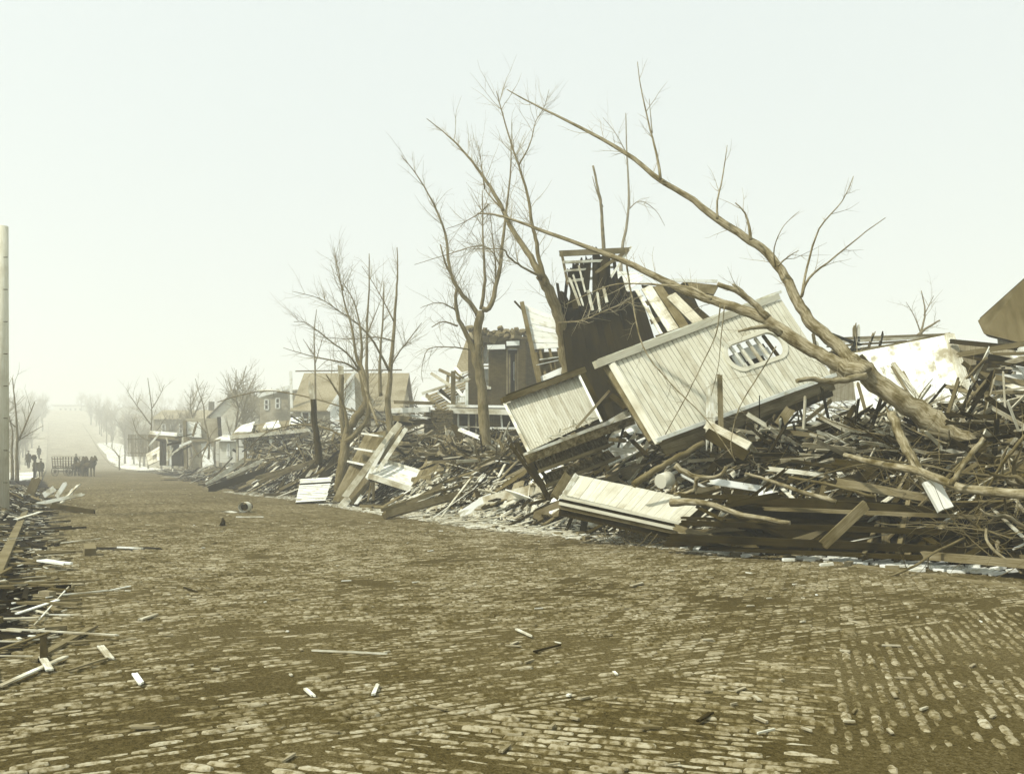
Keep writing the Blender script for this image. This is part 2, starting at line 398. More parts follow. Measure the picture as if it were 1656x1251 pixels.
def scatter(n, arange, brange, classes, Lr, where, individual, yawbias=None, power=1.0, wscale=1.0):
    global nplank
    for _ in range(n):
        a = arange[0]+(arange[1]-arange[0])*random.random()**power
        e = interp(a, EDGE) if brange[2] else 0
        b = e+brange[0]+(brange[1]-brange[0])*random.random()
        p = st(a, b)
        cl = random.choice(classes); L = random.uniform(*Lr)*random.choice((1, 1, .6))
        yaw = random.uniform(0, math.pi) if yawbias is None else yawbias+random.gauss(0, .55)
        pr = random.choice(PROT[cl]); mw = fit((p.x, p.y), cl, L, yaw); sc = (L, random.uniform(.6, 1.5)*wscale, random.uniform(.8, 1.3))
        if individual:
            o = bpy.data.objects.new('lath' if cl == 'lath' else ('joist' if cl == 'joist' else 'plank'), pr[1]); COL.objects.link(o)
            o.matrix_world = mw @ Matrix.Diagonal((*sc, 1)); nplank += 1
            nm = LOOK[cl]; tag(o, nm+' lying loose in '+where, 'plank' if cl not in ('joist',) else 'timber', nm+'s in '+where)
        else: add_stuff(where, pr, mw, sc)
scatter(48, (9, 20), (.6, 7.5, 1), ['pale', 'grey', 'dark', 'grey', 'joist'], (1.2, 4.2), 'the heap under the fallen tree', True, R(20))
scatter(44, (20, 31), (.2, 5.5, 1), ['pale', 'grey', 'dark', 'grey', 'pale', 'joist'], (1.0, 3.4), 'the heap in front of the tilted walls', True, R(35))
scatter(44, (31, 46), (.3, 7, 1), ['pale', 'grey', 'dark', 'joist'], (1.0, 4), 'the heap around the leaning planks', True)
scatter(46, (46, 75), (.3, 7, 1), ['pale', 'grey', 'dark', 'pale'], (1.2, 4.5), 'the low heap farther down the street', True)
scatter(70, (10.5, 52), (-3.6, 0, 0), ['grey', 'dark', 'grey', 'lath', 'pale'], (.4, 1.8), 'the bank along the left kerb', True, wscale=.7)
scatter(1100, (8, 30), (.5, 9, 1), ['grey', 'dark', 'dark', 'dark', 'lath', 'pale'], (.5, 3.0), 'near', False, power=1.1, wscale=.8)
scatter(1300, (30, 80), (.2, 11, 1), ['grey', 'dark', 'dark', 'lath', 'pale', 'joist'], (.6, 3.2), 'mid', False, power=1.1)
scatter(300, (75, 150), (0, 12, 1), ['grey', 'pale', 'dark'], (1, 4), 'far', False)
scatter(560, (8.5, 60), (-4.5, .2, 0), ['grey', 'dark', 'lath', 'dark', 'grey'], (.2, 1.5), 'left', False, power=1.1, wscale=.5)
scatter(3800, (13, 50), (-1.2, 2.4, 1), ['chip'], (.06, .42), 'chips near', False, power=1.3)
scatter(2200, (18, 32), (-.8, 2.2, 1), ['chip', 'chip', 'lath'], (.08, .6), 'chips near', False)
scatter(1300, (10, 60), (-3.5, .15, 0), ['chip', 'lath'], (.06, .4), 'chips left', False, power=1.2, wscale=.5)
scatter(1500, (8, 40), (1, 8, 1), ['chip'], (.1, .6), 'chips heap', False)
scatter(420, (4, 60), (.5, 10.5, 0), ['chipd', 'chipd', 'chipd', 'chipd', 'chip'], (.03, .16), 'chips street', False, power=1.4, wscale=.35)
names = {'near': 'broken_boards', 'mid': 'broken_boards', 'far': 'broken_boards', 'left': 'broken_boards'}
for (key, mm), s in STUFF.items():
    tag(s.build(names.get(key, 'wood_splinters'), M[mm]), 'mass of small %s broken wood strewn %s' % ({'pale': 'pale', 'grey': 'grey', 'dark': 'dark', 'chip': 'light', 'chipd': 'trodden'}[mm], {'near': 'under the fallen tree', 'mid': 'along the right side', 'far': 'far down the street', 'left': 'along the left kerb', 'chips near': 'at the foot of the right heap', 'chips left': 'on the left bank', 'chips heap': 'over the right heap', 'chips street': 'across the paving'}[key]), kind='stuff')

# torn sheets and panels lying in the heaps
SH = {}
for cl in ('white', 'tarpaper', 'shingle', 'pale', 'grey', 'plaster'):
    for v_ in range(2):
        m = MB(); ol = []
        for k in range(11):
            an = 2*math.pi*k/11+random.uniform(-.15, .15); q = max(abs(math.cos(an)), abs(math.sin(an))); ol.append((math.cos(an)/q*.5*random.uniform(.72, 1), math.sin(an)/q*.5*random.uniform(.78, 1)))
        m.prism([Vector((x, y, .012)) for x, y in ol], [Vector((x, y, -.012)) for x, y in ol], ol); SH[cl, v_] = m.mesh('torn_sheet', M[cl])
wd = {'white': 'white painted panel', 'tarpaper': 'black tar paper sheet', 'shingle': 'shingled roofing piece', 'pale': 'pale wooden panel', 'grey': 'weathered grey panel', 'plaster': 'white plaster slab'}
for k in range(74):
    a = random.choice((random.uniform(9, 22), random.uniform(20, 34), random.uniform(32, 60))); b = interp(a, EDGE)+random.uniform(.5, 6); p = st(a, b); cl = random.choice(list(wd))
    mw = fit((p.x, p.y), cl, 1.0, random.uniform(0, 3.14), random.gauss(0, .5), .05)
    rg = 'under the fallen tree' if a < 20 else 'in front of the tilted walls' if a < 31 else 'around the leaning stair' if a < 46 else 'farther down the right side'
    o = bpy.data.objects.new('torn_sheet', SH[cl, k % 2]); COL.objects.link(o); o.matrix_world = mw @ Matrix.Diagonal((random.uniform(.6, 1.7), random.uniform(.3, .8), 1.3, 1))
    tag(o, 'torn %s lying in the heap %s' % (wd[cl], rg), 'panel', 'torn %ss in the heap %s' % (wd[cl], rg))
lbm = MB().box((0, 0, 0), (.21, .1, .065)).mesh('loose_brick', M['brick'])
for k in range(70):
    left = random.random() < .35; a = random.uniform(9, 34); b = random.uniform(-2, .5) if left else interp(a, EDGE)+random.uniform(-1.0, 1.6); p = st(a, b)
    o = bpy.data.objects.new('loose_brick', lbm); COL.objects.link(o); o.matrix_world = fit((p.x, p.y), 'b', .2, random.uniform(0, 6.28), 0, .02)
    tag(o, 'loose brick lying at the foot of the %s' % ('left bank' if left else 'right heap'), 'brick', 'loose bricks at the foot of the %s' % ('left bank' if left else 'right heap'))
# ------------------------------------------------------------------ trees
def smooth_path(pts, rad, sub=4, wob=.0):
    out = []; rr = []
    n = len(pts)
    for i in range(n-1):
        p0 = pts[max(i-1, 0)]; p1 = pts[i]; p2 = pts[i+1]; p3 = pts[min(i+2, n-1)]
        for k in range(sub):
            t = k/sub
            q = .5*((2*p1)+(p2-p0)*t+(2*p0-5*p1+4*p2-p3)*t*t+(3*p1-p0-3*p2+p3)*t*t*t)
            if wob and (i or k): q = q+Vector((random.gauss(0, wob), random.gauss(0, wob), random.gauss(0, wob)))*(rad[i]*4+.02)
            out.append(q); rr.append(rad[i]+(rad[i+1]-rad[i])*t)
    out.append(pts[-1]); rr.append(rad[-1]); return out, rr
WF = .72
def lpath(px, Y, r, wob=.03):
    """px: photo pixels; Y: (start, end) depth; r: (start, end) width in photo pixels"""
    n = len(px); pts = []; rad = []
    ls = [0]
    for a, b in zip(px, px[1:]): ls.append(ls[-1]+math.hypot(b[0]-a[0], b[1]-a[1]))
    for i, (x, y) in enumerate(px):
        t = ls[i]/ls[-1]; Yi = Y[0]+(Y[1]-Y[0])*t
        pts.append(P(x, y, Yi)); rad.append((r[0]+(r[1]-r[0])*t**.72)/2/F*Yi*WF)
    return smooth_path(pts, rad, 4, wob)
def twigs_on(mb, path, rad, n, L, rmax=.012, up=.35, rng_=(.25, 1), depth=1, spread=1.0):
    for _ in range(n):
        i = int((rng_[0]+(rng_[1]-rng_[0])*random.random())*(len(path)-2))
        p = path[i]; d = (path[i+1]-path[i]).normalized()
        s = Vector((random.gauss(0, 1), random.gauss(0, .8), random.gauss(0, 1)))
        s = (s-d*s.dot(d)).normalized()
        v = (d*.75+s*spread*.8+Vector((0, 0, up))).normalized(); l = L*random.uniform(.35, 1)
        tp = [p]; k = random.choice((4, 5, 6)); q = p
        for _k in range(k):
            v = (v+Vector((random.gauss(0, .13), random.gauss(0, .13), random.gauss(0, .13)+up*.12))).normalized()
            q = q+v*l/k; tp.append(q)
        r0 = min(rmax*(.5+.6*l/L), rad[i]*.6)
        mb.tube(tp, [r0*(1-.75*t/k) for t in range(k+1)], 3 if r0 < .02 else 4, cap=False)
        if depth > 0: twigs_on(mb, tp, [r0*(1-.75*t/k) for t in range(k+1)], random.choice((2, 3)), l*.6, rmax*.6, up*.6, (.2, 1), depth-1)
def tree(name, label, trunk, limbs, m='barks', tw=(6, 1.2, .012), up=.3, cat='tree', twdepth=1, rough=.1, nside=10):
    tp, tr = trunk
    t = thing(name, label, cat, tp[0])
    MB().tube(tp, tr, nside, rough=rough).build('trunk', M[m], t)
    tm = MB()
    for pth, rd in limbs:
        MB().tube(pth, rd, 7 if rd[0] > .03 else 5, rough=rough*.7).build('branch', M[m], t)
        twigs_on(tm, pth, rd, max(2, int(tw[0]*sum((b-a).length for a, b in zip(pth, pth[1:]))*.5)), tw[1], tw[2], up, (.15, 1), twdepth)
    if tw[0]: twigs_on(tm, tp, tr, tw[0]//2, tw[1], tw[2], up, (.5, 1), twdepth)
    tag(tm.build('twigs', M['twigs'], t), kind='stuff'); return t
L_ = lpath
# big fallen tree in the right foreground
ft = tree('fallen_tree', 'large uprooted tree leaning left from the right hand heap with two long bare limbs', 
  L_([(1582, 735), (1545, 705), (1496, 672), (1440, 634), (1396, 600), (1372, 583)], (16.6, 17.6), (54, 42)),
  [L_([(1400, 604), (1362, 590), (1325, 572), (1272, 540), (1228, 512), (1170, 492), (1112, 472), (1062, 448), (1015, 425), (962, 404), (885, 376), (832, 356), (800, 347), (772, 345)], (17.2, 22), (40, 3), .02),
   L_([(1388, 600), (1352, 556), (1312, 522), (1290, 488), (1270, 448), (1240, 408), (1205, 384), (1160, 354), (1110, 316), (1070, 293), (1010, 246), (940, 207), (862, 168), (820, 145)], (17.4, 22), (35, 2), .02),
   L_([(1068, 290), (1062, 250), (1048, 195), (1036, 140), (1031, 100)], (20, 20.5), (7, 1.5)),
   L_([(1055, 215), (1052, 185), (1050, 160)], (20.2, 20.3), (3, 1)),
   L_([(1160, 354), (1160, 325), (1168, 290), (1176, 235)], (19, 19.5), (6, 1.5)),
   L_([(1215, 388), (1210, 360), (1203, 342), (1189, 328)], (18.6, 18.6), (9, 2)),
   L_([(1254, 432), (1252, 400), (1268, 365), (1292, 342)], (18.4, 18), (4, 1)),
   L_([(1258, 430), (1275, 415), (1292, 405)], (18.4, 18), (5, 1.5)),
   L_([(1296, 480), (1306, 430), (1325, 370), (1362, 325), (1380, 285)], (18, 18.6), (7, 1.5)),
   L_([(1297, 478), (1308, 450), (1350, 415), (1400, 375), (1432, 352)], (18, 17.6), (7, 1.5)),
   L_([(1242, 514), (1218, 490), (1190, 470), (1160, 459)], (17.8, 18), (17, 11)),
   L_([(1212, 486), (1200, 470), (1185, 460)], (17.9, 18.2), (8, 5)),
   L_([(1262, 540), (1240, 528), (1215, 531), (1194, 536)], (17.7, 17.4), (17, 5)),
   L_([(1400, 608), (1372, 613), (1340, 617), (1310, 612), (1288, 616)], (17, 16.6), (19, 10)),
   L_([(1442, 668), (1455, 700), (1472, 735), (1490, 768), (1510, 800)], (16.5, 15.1), (20, 24)),
   L_([(1150, 484), (1120, 466), (1085, 462), (1040, 459), (985, 462), (915, 492)], (18.6, 21), (7, 1.5)),
   L_([(1165, 492), (1158, 540), (1135, 590), (1105, 650), (1076, 702)], (18.2, 18.8), (3.5, 2)),
   L_([(1172, 494), (1166, 545), (1162, 590), (1150, 640)], (18.2, 18.4), (3, 1.5)),
   L_([(1255, 560), (1228, 605), (1195, 660), (1182, 715), (1188, 745)], (17.8, 17.4), (3.5, 2)),
   L_([(1013, 424), (1022, 480), (1040, 560), (1085, 620), (1140, 675), (1190, 745)], (20.5, 18.5), (4.5, 2.5))],
  m='barkp', tw=(4, .9, .009), up=.2, rough=.13, nside=14)
m = MB(); m.beam(P(1504, 778, 15.1), P(1526, 818, 14.9), .26, .09, side=(1, .1, .45), jag=(.1, .14)); m.build('torn_end', M['white'], ft, label='pale torn end of the broken limb')
mb = MB()
for (x0, y0, x1, y1, w0) in ((1372, 736, 1656, 792, 17), (1160, 760, 1094, 757, 12), (1205, 765, 1352, 812, 9), (1275, 771, 1415, 803, 8)): pass
def branch_on_heap(label, px, wpx, Y=None, m='bark', dz=.12, tw=0):
    if Y is None:
        Y = (hit(*px[0], dz).y-.15, hit(*px[-1], dz).y-.15)
    pth, rd = lpath(px, Y, wpx)
    mb = MB().tube(pth, rd, 8, rough=.12)
    if tw: twigs_on(mb, pth, rd, tw, .9, .01, .2)
    return mb.build('fallen_branch', M[m], None, label, 'branch')
branch_on_heap('long grey limb lying across the heap to the right frame edge', [(1365, 735), (1420, 750), (1490, 762), (1560, 790), (1700, 800)], (10, 26), (16.4, 13.0), 'barkp')
branch_on_heap('forked grey limb rising from the long limb near the right edge', [(1538, 785), (1555, 755), (1575, 728), (1592, 708)], (13, 11), (14.2, 14.2), 'barkp')
branch_on_heap('curved stripped limb hooked upward at the foot of the big tilted wall', [(1092, 752), (1112, 766), (1140, 772), (1165, 768), (1174, 754)], (14, 9), (17.6, 17.2), 'barkp')
branch_on_heap('short bent limb beside the fallen cornice', [(1127, 772), (1124, 790), (1110, 797), (1090, 799)], (10, 9), (17.3, 17.6), 'barkp')
branch_on_heap('thick pole sloping down behind the fallen cornice', [(1138, 716), (1100, 737), (1060, 760), (1024, 784)], (13, 15), (19.2, 18.4), 'bark')
branch_on_heap('pale peeled pole pointing down right above the long dark timbers', [(1205, 765), (1240, 775), (1290, 792), (1352, 812)], (5, 12), (16.7, 16.0), 'barkp')
branch_on_heap('thin straight pole right of the peeled pole', [(1275, 771), (1340, 783), (1415, 803)], (7, 7), (16.7, 16.0), 'bark')
branch_on_heap('splintered log end jutting right from under the fallen cornice', [(1085, 812), (1143, 815), (1200, 832), (1278, 845)], (18, 9), (17.6, 15.9), 'barkp')
branch_on_heap('forked twig reaching from the long dark timbers onto the street', [(1560, 870), (1510, 893), (1480, 915), (1430, 935)], (7, 6), (14.6, 13.6), 'bark', tw=4)
for k in range(46):        # bare crown branches piled over the right heap
    px = random.uniform(1090, 1690); py = random.uniform(640, 800)
    if px < 1240 and py < 700: py += 60
    p = hit(px, py, .1); L = random.uniform(1.0, 3.2); an = random.choice((random.gauss(.5, .5), random.gauss(2.5, .5)))
    d = Vector((math.cos(an), random.gauss(-.1, .3), -abs(math.sin(an))*.55 if random.random() < .6 else math.sin(an)*.5)).normalized()
    if random.random() < .5: d = -d
    pts = [p]; q = p.copy()
    for j in range(6):
        d = (d+Vector((random.gauss(0, .12), random.gauss(0, .08), random.gauss(0, .10)))).normalized(); q = q+d*L/6
        g_ = mound(q.x, q.y)+.06; q.z = max(q.z, g_); pts.append(q.copy())
    r0 = random.uniform(.012, .032); pth, rd = smooth_path(pts, [r0*(1-.1*j) for j in range(7)], 3)
    b_ = MB().tube(pth, rd, 6, rough=.1); twigs_on(b_, pth, rd, 5, .8, .008, .1)
    mk = random.choice(('bark', 'bark', 'barkp', 'barkd')); lk = {'bark': 'brown', 'barkp': 'pale', 'barkd': 'blackened'}[mk]; wh_ = 'left of the fallen trunk' if px < 1380 else 'under and right of the fallen trunk'
    b_.build('fallen_branch', M[mk], None, '%s crooked branch tangled in the brush %s' % (lk, wh_), 'branch', '%s branches tangled %s' % (lk, wh_))
rc = MB()
for k in range(16):       # roots and broken limb ends around the butt of the fallen tree
    c0 = P(random.uniform(1585, 1690), random.uniform(770, 880), random.uniform(13.6, 15.0)); an = random.uniform(0, 6.28)
    d = Vector((math.cos(an), -.3*abs(random.gauss(0, 1)), math.sin(an))).normalized(); pts = [c0]; q = c0.copy()
    for j in range(5): d = (d+Vector((random.gauss(0, .35), random.gauss(0, .2), random.gauss(0, .35)))).normalized(); q = q+d*random.uniform(.1, .24); q.z = max(q.z, .03); pts.append(q.copy())
    pth, rd = smooth_path(pts, [random.uniform(.02, .05)*(1-.13*j) for j in range(6)], 3, .05)
    MB().tube(pth, rd, 7, rough=.3).build('root', M[random.choice(('barkp', 'bark', 'bark'))], ft)
brush = MB()
for k in range(700):
    px = random.uniform(1040, 1700) if k < 480 else random.uniform(1420, 1700); py = random.uniform(650, 890) if k < 480 else random.uniform(640, 800)
    if py > 815 and px < 1540: continue
    if px > 1560 and random.random() < .4: py = random.uniform(760, 900)
    p = hit(px, py, random.uniform(.05, .3) if k < 480 else random.uniform(.1, .7)); L = random.uniform(.5, 2.0)
    d = Vector((random.gauss(0, 1), random.gauss(-.2, .5), random.gauss(.1, .6))).normalized(); pts = [p]; q = p.copy()
    for j in range(6): d = (d+Vector((random.gauss(0, .2), random.gauss(0, .15), random.gauss(-.05, .2)))).normalized(); q = q+d*L/6; q.z = max(q.z, mound(q.x, q.y)); pts.append(q.copy())
    r0 = random.uniform(.004, .011); brush.tube(pts, [r0*(1-.12*j) for j in range(7)], 3, cap=False)
for k in range(260):      # straw-like tuft at the end of the fallen cornice
    p = hit(random.gauss(1045, 26), random.gauss(872, 9), .03); d = Vector((random.gauss(0, 1), random.gauss(0, .4), abs(random.gauss(.3, .4)))).normalized(); pts = [p]; q = p.copy()
    for j in range(4): d = (d+Vector((random.gauss(0, .3), 0, random.gauss(-.15, .2)))).normalized(); q = q+d*.12; pts.append(q.copy())
    brush.tube(pts, [.006]*5, 3, cap=False)
tag(brush.build('brush', M['twig']), 'tangle of thin twigs spread over the right hand heap', kind='stuff')
WF = .68
# standing damaged trees behind the heaps
tree('leaning_tree', 'bare tree leaning left out of the dark wrecked house, forked into two tall limbs',
  L_([(938, 720), (926, 640), (916, 580), (908, 535), (898, 497), (884, 462), (873, 444)], (28.2, 27.8), (40, 24)),
  [L_([(876, 450), (857, 415), (828, 371), (814, 340), (784, 290), (756, 252), (725, 220), (690, 192)], (27.5, 30), (19, 1.5)),
   L_([(882, 462), (872, 420), (866, 385), (860, 359), (853, 315), (839, 268), (828, 236), (814, 189), (803, 148)], (27.5, 28), (13, 2)),
   L_([(839, 268), (857, 233), (866, 198), (880, 173), (888, 145)], (27.8, 28.5), (4.5, 1)),
   L_([(874, 447), (844, 431), (822, 415), (812, 403), (759, 403)], (27.4, 26), (7, 1.5)),
   L_([(814, 340), (795, 320), (784, 306)], (28, 28.5), (6, 2)),
   L_([(790, 330), (775, 345), (745, 362), (722, 370)], (28, 28.5), (4, 1)),
   L_([(784, 306), (778, 262), (774, 235)], (28.6, 29), (4, 1)),
   L_([(903, 522), (940, 518), (985, 500), (1040, 478)], (27.5, 25), (5, 1.5))],
  tw=(12, 1.5, .012), twdepth=2)
tree('forked_street_tree', 'thick-trunked bare tree standing in front of the brick house, its crown of tall thin limbs',
  L_([(790, 745), (784, 700), (779, 628), (770, 573), (773, 549), (776, 503)], (33, 33.5), (29, 20)),
  [L_([(772, 510), (766, 497), (734, 456), (725, 418), (720, 377), (698, 324), (674, 283), (649, 252)], (33.5, 34), (13, 1.5)),
   L_([(778, 500), (784, 453), (781, 387), (780, 308)], (33.4, 33.8), (10, 2)),
   L_([(780, 500), (794, 492), (809, 430), (814, 380), (825, 283), (828, 198)], (33.4, 34), (14, 1.2)),
   L_([(768, 575), (759, 551), (742, 517), (737, 484), (737, 460), (722, 430), (712, 395)], (33.3, 33), (16, 3)),
   L_([(740, 527), (716, 520), (698, 529)], (33, 32.6), (5, 2)),
   L_([(736, 500), (709, 489), (680, 498)], (33, 32.5), (4, 1)),
   L_([(760, 565), (728, 561), (692, 565), (682, 599), (684, 618)], (33, 32), (4, 1)),
   L_([(720, 377), (708, 345), (700, 320)], (33.6, 34), (4, 1)),
   L_([(802, 465), (801, 420), (796, 380), (792, 330)], (33.5, 34), (6, 1)),
   L_([(809, 430), (792, 403), (770, 398), (735, 408), (670, 428)], (33.5, 33), (4, 1))],
  tw=(11, 1.5, .012), twdepth=2)
tree('gnarled_tree', 'gnarled low tree with a twisted forked trunk and many thin stems beside the leaning planks',
  L_([(548, 800), (552, 770), (556, 735), (562, 700), (572, 680), (586, 662), (591, 640), (583, 600)], (36, 37), (32, 13)),
  [L_([(560, 715), (585, 690), (596, 665), (592, 620), (582, 585)], (36, 36.5), (15, 8)),
   L_([(562, 700), (560, 675), (553, 648), (543, 630), (527, 605)], (36, 35.5), (11, 3)),
   L_([(583, 600), (585, 560), (580, 516), (570, 483), (554, 456)], (37, 37.5), (9, 1.5)),
   L_([(588, 610), (576, 574), (568, 525), (558, 493), (549, 448), (542, 410)], (37, 37.5), (10, 1.2)),
   L_([(584, 604), (564, 574), (535, 552), (497, 523), (475, 520)], (37, 36), (6, 1.2)),
   L_([(582, 602), (572, 595), (558, 587), (524, 580), (497, 574), (458, 562)], (37, 36), (6, 1)),
   L_([(556, 470), (545, 440), (541, 400)], (37.5, 38), (3, 1))],
  tw=(12, 1.7, .013), twdepth=2)
tree('slim_twin_tree', 'slim straight tree right of the gnarled tree, one long limb sweeping left',
  L_([(626, 720), (629, 684), (627, 651), (630, 625), (632, 593), (637, 535), (641, 477), (643, 429), (642, 400)], (40, 41), (20, 2)),
  [L_([(630, 600), (605, 554), (580, 525), (547, 502), (518, 483), (473, 471)], (40, 38), (7, 1)),
   L_([(637, 552), (609, 545), (570, 548), (520, 545)], (40, 38), (4, 1)),
   L_([(637, 520), (622, 490), (605, 460), (585, 430)], (40, 40), (4, 1)),
   L_([(633, 590), (645, 570), (656, 556), (682, 522)], (40, 39), (4, 1.5))],
  tw=(12, 1.7, .013), twdepth=2)
tree('pale_thin_tree', 'thin pale tree standing behind the slim tree with one straight stem',
  L_([(596, 690), (594, 640), (593, 574), (594, 516), (597, 468), (597, 410)], (44, 44), (12, 2)),
  [L_([(594, 540), (606, 510), (618, 480)], (44, 44), (4, 1)), L_([(616, 640), (614, 590), (619, 520), (621, 455)], (46, 46), (10, 2))],
  tw=(11, 1.7, .013), twdepth=2)
tree('small_far_tree', 'small thin tree above the grey roof at the left end of its ridge',
  L_([(512, 700), (510, 640), (509, 574), (508, 535), (512, 500)], (60, 60), (8, 1.5)),
  [L_([(509, 590), (518, 560), (524, 540)], (60, 60), (3, 1)), L_([(509, 575), (498, 560), (490, 548)], (60, 60), (3, 1))], tw=(5, 2, .02), twdepth=2)
t = tree('snapped_tree', 'blackened snapped trunk with a pale split tip in the left middle of the heaps',
  L_([(516, 752), (514, 720), (509, 680), (506, 645)], (38, 38), (17, 13)), [], m='barkd', tw=(0, 1, .01))
m = MB(); m.beam(P(506, 650, 38), P(503, 628, 38), .22, .08, side=(1, 0, 0), jag=(0, .35)); m.build('split_tip', M['pale'], t, label='pale split tip')
t = tree('snapped_stump', 'second snapped trunk behind the gnarled tree with a square broken top',
  L_([(560, 720), (554, 680), (552, 640), (552, 605)], (42, 42), (14, 12)), [], m='barks', tw=(0, 1, .01))
m = MB(); m.beam(P(552, 610, 42), P(551, 594, 42), .26, .1, side=(1, 0, 0), jag=(0, .2)); m.build('split_tip', M['pale'], t)
tree('dead_trunk', 'tall limbless dead trunk rising behind the roof of the dark wrecked house',
  L_([(982, 470), (978, 420), (974, 370), (972, 330), (967, 305), (959, 268)], (46, 46), (13, 5)),
  [L_([(974, 335), (962, 300), (958, 285)], (46, 46), (6, 1))], tw=(2, 1, .01))
tree('faint_tall_tree', 'faint tall thin tree in the haze just right of the dead trunk',
  L_([(1004, 470), (1006, 409), (1017, 333), (1014, 252), (1012, 183)], (75, 75), (11, 2)),
  [L_([(1016, 340), (1035, 325), (1060, 340), (1075, 365)], (75, 75), (3, 1)), L_([(1014, 250), (995, 215), (975, 190)], (75, 75), (3, 1))], tw=(4, 3, .03))
tree('distant_right_tree', 'small bare tree in the haze above the stained white panel',
  L_([(1488, 560), (1490, 535), (1496, 505), (1490, 470)], (48, 48), (8, 2)),
  [L_([(1490, 540), (1478, 510), (1465, 488)], (48, 48), (4, 1)), L_([(1494, 510), (1504, 490), (1510, 478)], (48, 48), (3, 1)),
   L_([(1484, 542), (1500, 530), (1520, 518)], (48, 47), (7, 4))], tw=(5, 1.6, .018), twdepth=2)
tree('kerb_tree', 'bare double-trunked tree by the left kerb, nearest the telephone pole',
  L_([(28, 778), (27, 740), (28, 705), (26, 670), (23, 640), (20, 611)], (58, 58), (10, 2)),
  [L_([(28, 715), (38, 695), (48, 670), (56, 650)], (58, 59), (6, 2)), L_([(20, 776), (19, 735), (20, 700), (14, 670)], (58, 58), (9, 2)),
   L_([(30, 712), (52, 698), (70, 688)], (58, 59), (3, 1)), L_([(25, 690), (12, 678), (2, 668)], (58, 57), (3, 1))], tw=(5, 2.2, .02), twdepth=2)
t = tree('sign_sapling', 'thin pollarded sapling on the left verge below the picket fence yards', 
  L_([(193, 760), (193, 745), (193, 736)], (112, 112), (4, 3)), [], m='barks', tw=(8, 3, .05))
tree('street_tree', 'bare tree on the far right pavement, the tallest crown left of the collapsed porch',
  L_([(240, 745), (242, 715), (245, 683), (245, 657), (239, 611)], (98, 98), (6, 1.5)),
  [L_([(244, 686), (226, 662), (212, 642), (204, 628)], (98, 98), (4, 1)), L_([(246, 660), (258, 640), (266, 622)], (98, 98), (3, 1)),
   L_([(243, 712), (258, 690), (268, 674)], (98, 98), (4, 1)), L_([(240, 712), (222, 700), (214, 676)], (98, 98), (4, 1.5))], tw=(5, 3, .035), twdepth=2)
tree('snag_tree', 'bare tree with drooping snapped limbs before the small white shed', 
  L_([(337, 742), (338, 725), (336, 703), (331, 680), (329, 655), (322, 635), (316, 612)], (76, 76), (6, 1.2)),
  [L_([(338, 718), (322, 732), (305, 742)], (76, 75), (5, 2)), L_([(337, 715), (328, 735), (325, 752)], (76, 75), (5, 2)), L_([(334, 700), (324, 688), (318, 680)], (76, 76), (4, 1)),
   L_([(338, 712), (343, 700), (352, 690)], (76, 76), (3, 1))], tw=(4, 2.4, .03), twdepth=2)
branch_on_heap('long drooping bare branch across the front of the left porch', [(640, 690), (560, 660), (490, 640), (430, 632), (385, 640), (352, 650)], (5, 2), (40, 44), 'bark', tw=10)
branch_on_heap('second long bare branch bending over the porch roof', [(570, 712), (520, 690), (470, 688), (430, 700), (405, 722)], (6, 2), (40, 44), 'bark', tw=14)
branch_on_heap('pale straight pole leaning left against the gnarled tree', [(612, 690), (600, 655), (590, 625), (583, 600)], (7, 5), (35, 36), 'barkp')
# far bare trees, a few shapes copied along both sides
def proto_tree(h, seed):
    random.seed(seed); tm = MB(); cm = MB()
    pts = [Vector((random.gauss(0, .02)*h*k/6, random.gauss(0, .02)*h*k/6, h*.75*k/6)) for k in range(7)]
    rad = [h*.022*(1-.13*k) for k in range(7)]; tm.tube(pts, rad, 6)
    for k in range(9):
        i = random.choice((2, 3, 3, 4, 4, 5, 5, 6)); p = pts[i]; an = random.uniform(0, 6.28); v = Vector((math.cos(an)*.7, math.sin(an)*.7, random.uniform(.7, 1.3))).normalized()
        q = p.copy(); bp = [p]; L = h*random.uniform(.28, .45)
        for j in range(5): v = (v+Vector((random.gauss(0, .12), random.gauss(0, .12), .08))).normalized(); q = q+v*L/5; bp.append(q.copy())
        br = [h*.009*(1-.16*j) for j in range(6)]; cm.tube(bp, br, 4, cap=False); twigs_on(cm, bp, br, 13, h*.24, h*.0045, .25, (.1, 1), 2)
    return tm.mesh('far_trunk', M['bark']), cm.mesh('far_crown', M['twigs'])
TP = [proto_tree(10, s) for s in (11, 12, 13, 14)]
random.seed(21)
spots = []
for a in range(86, 420, 13):
    for side, b0 in (('right', 15), ('left', -4.5)):
        for k in range(4 if side == 'right' else 3):
            b = b0+random.uniform(0, 4)+k*random.uniform(5, 9) if side == 'right' else b0-random.uniform(0, 4)-k*6
            spots.append((a+random.uniform(-5, 5), b, side))
for k in range(240): spots.append((random.uniform(360, 690), random.uniform(-60, 130), 'hill'))
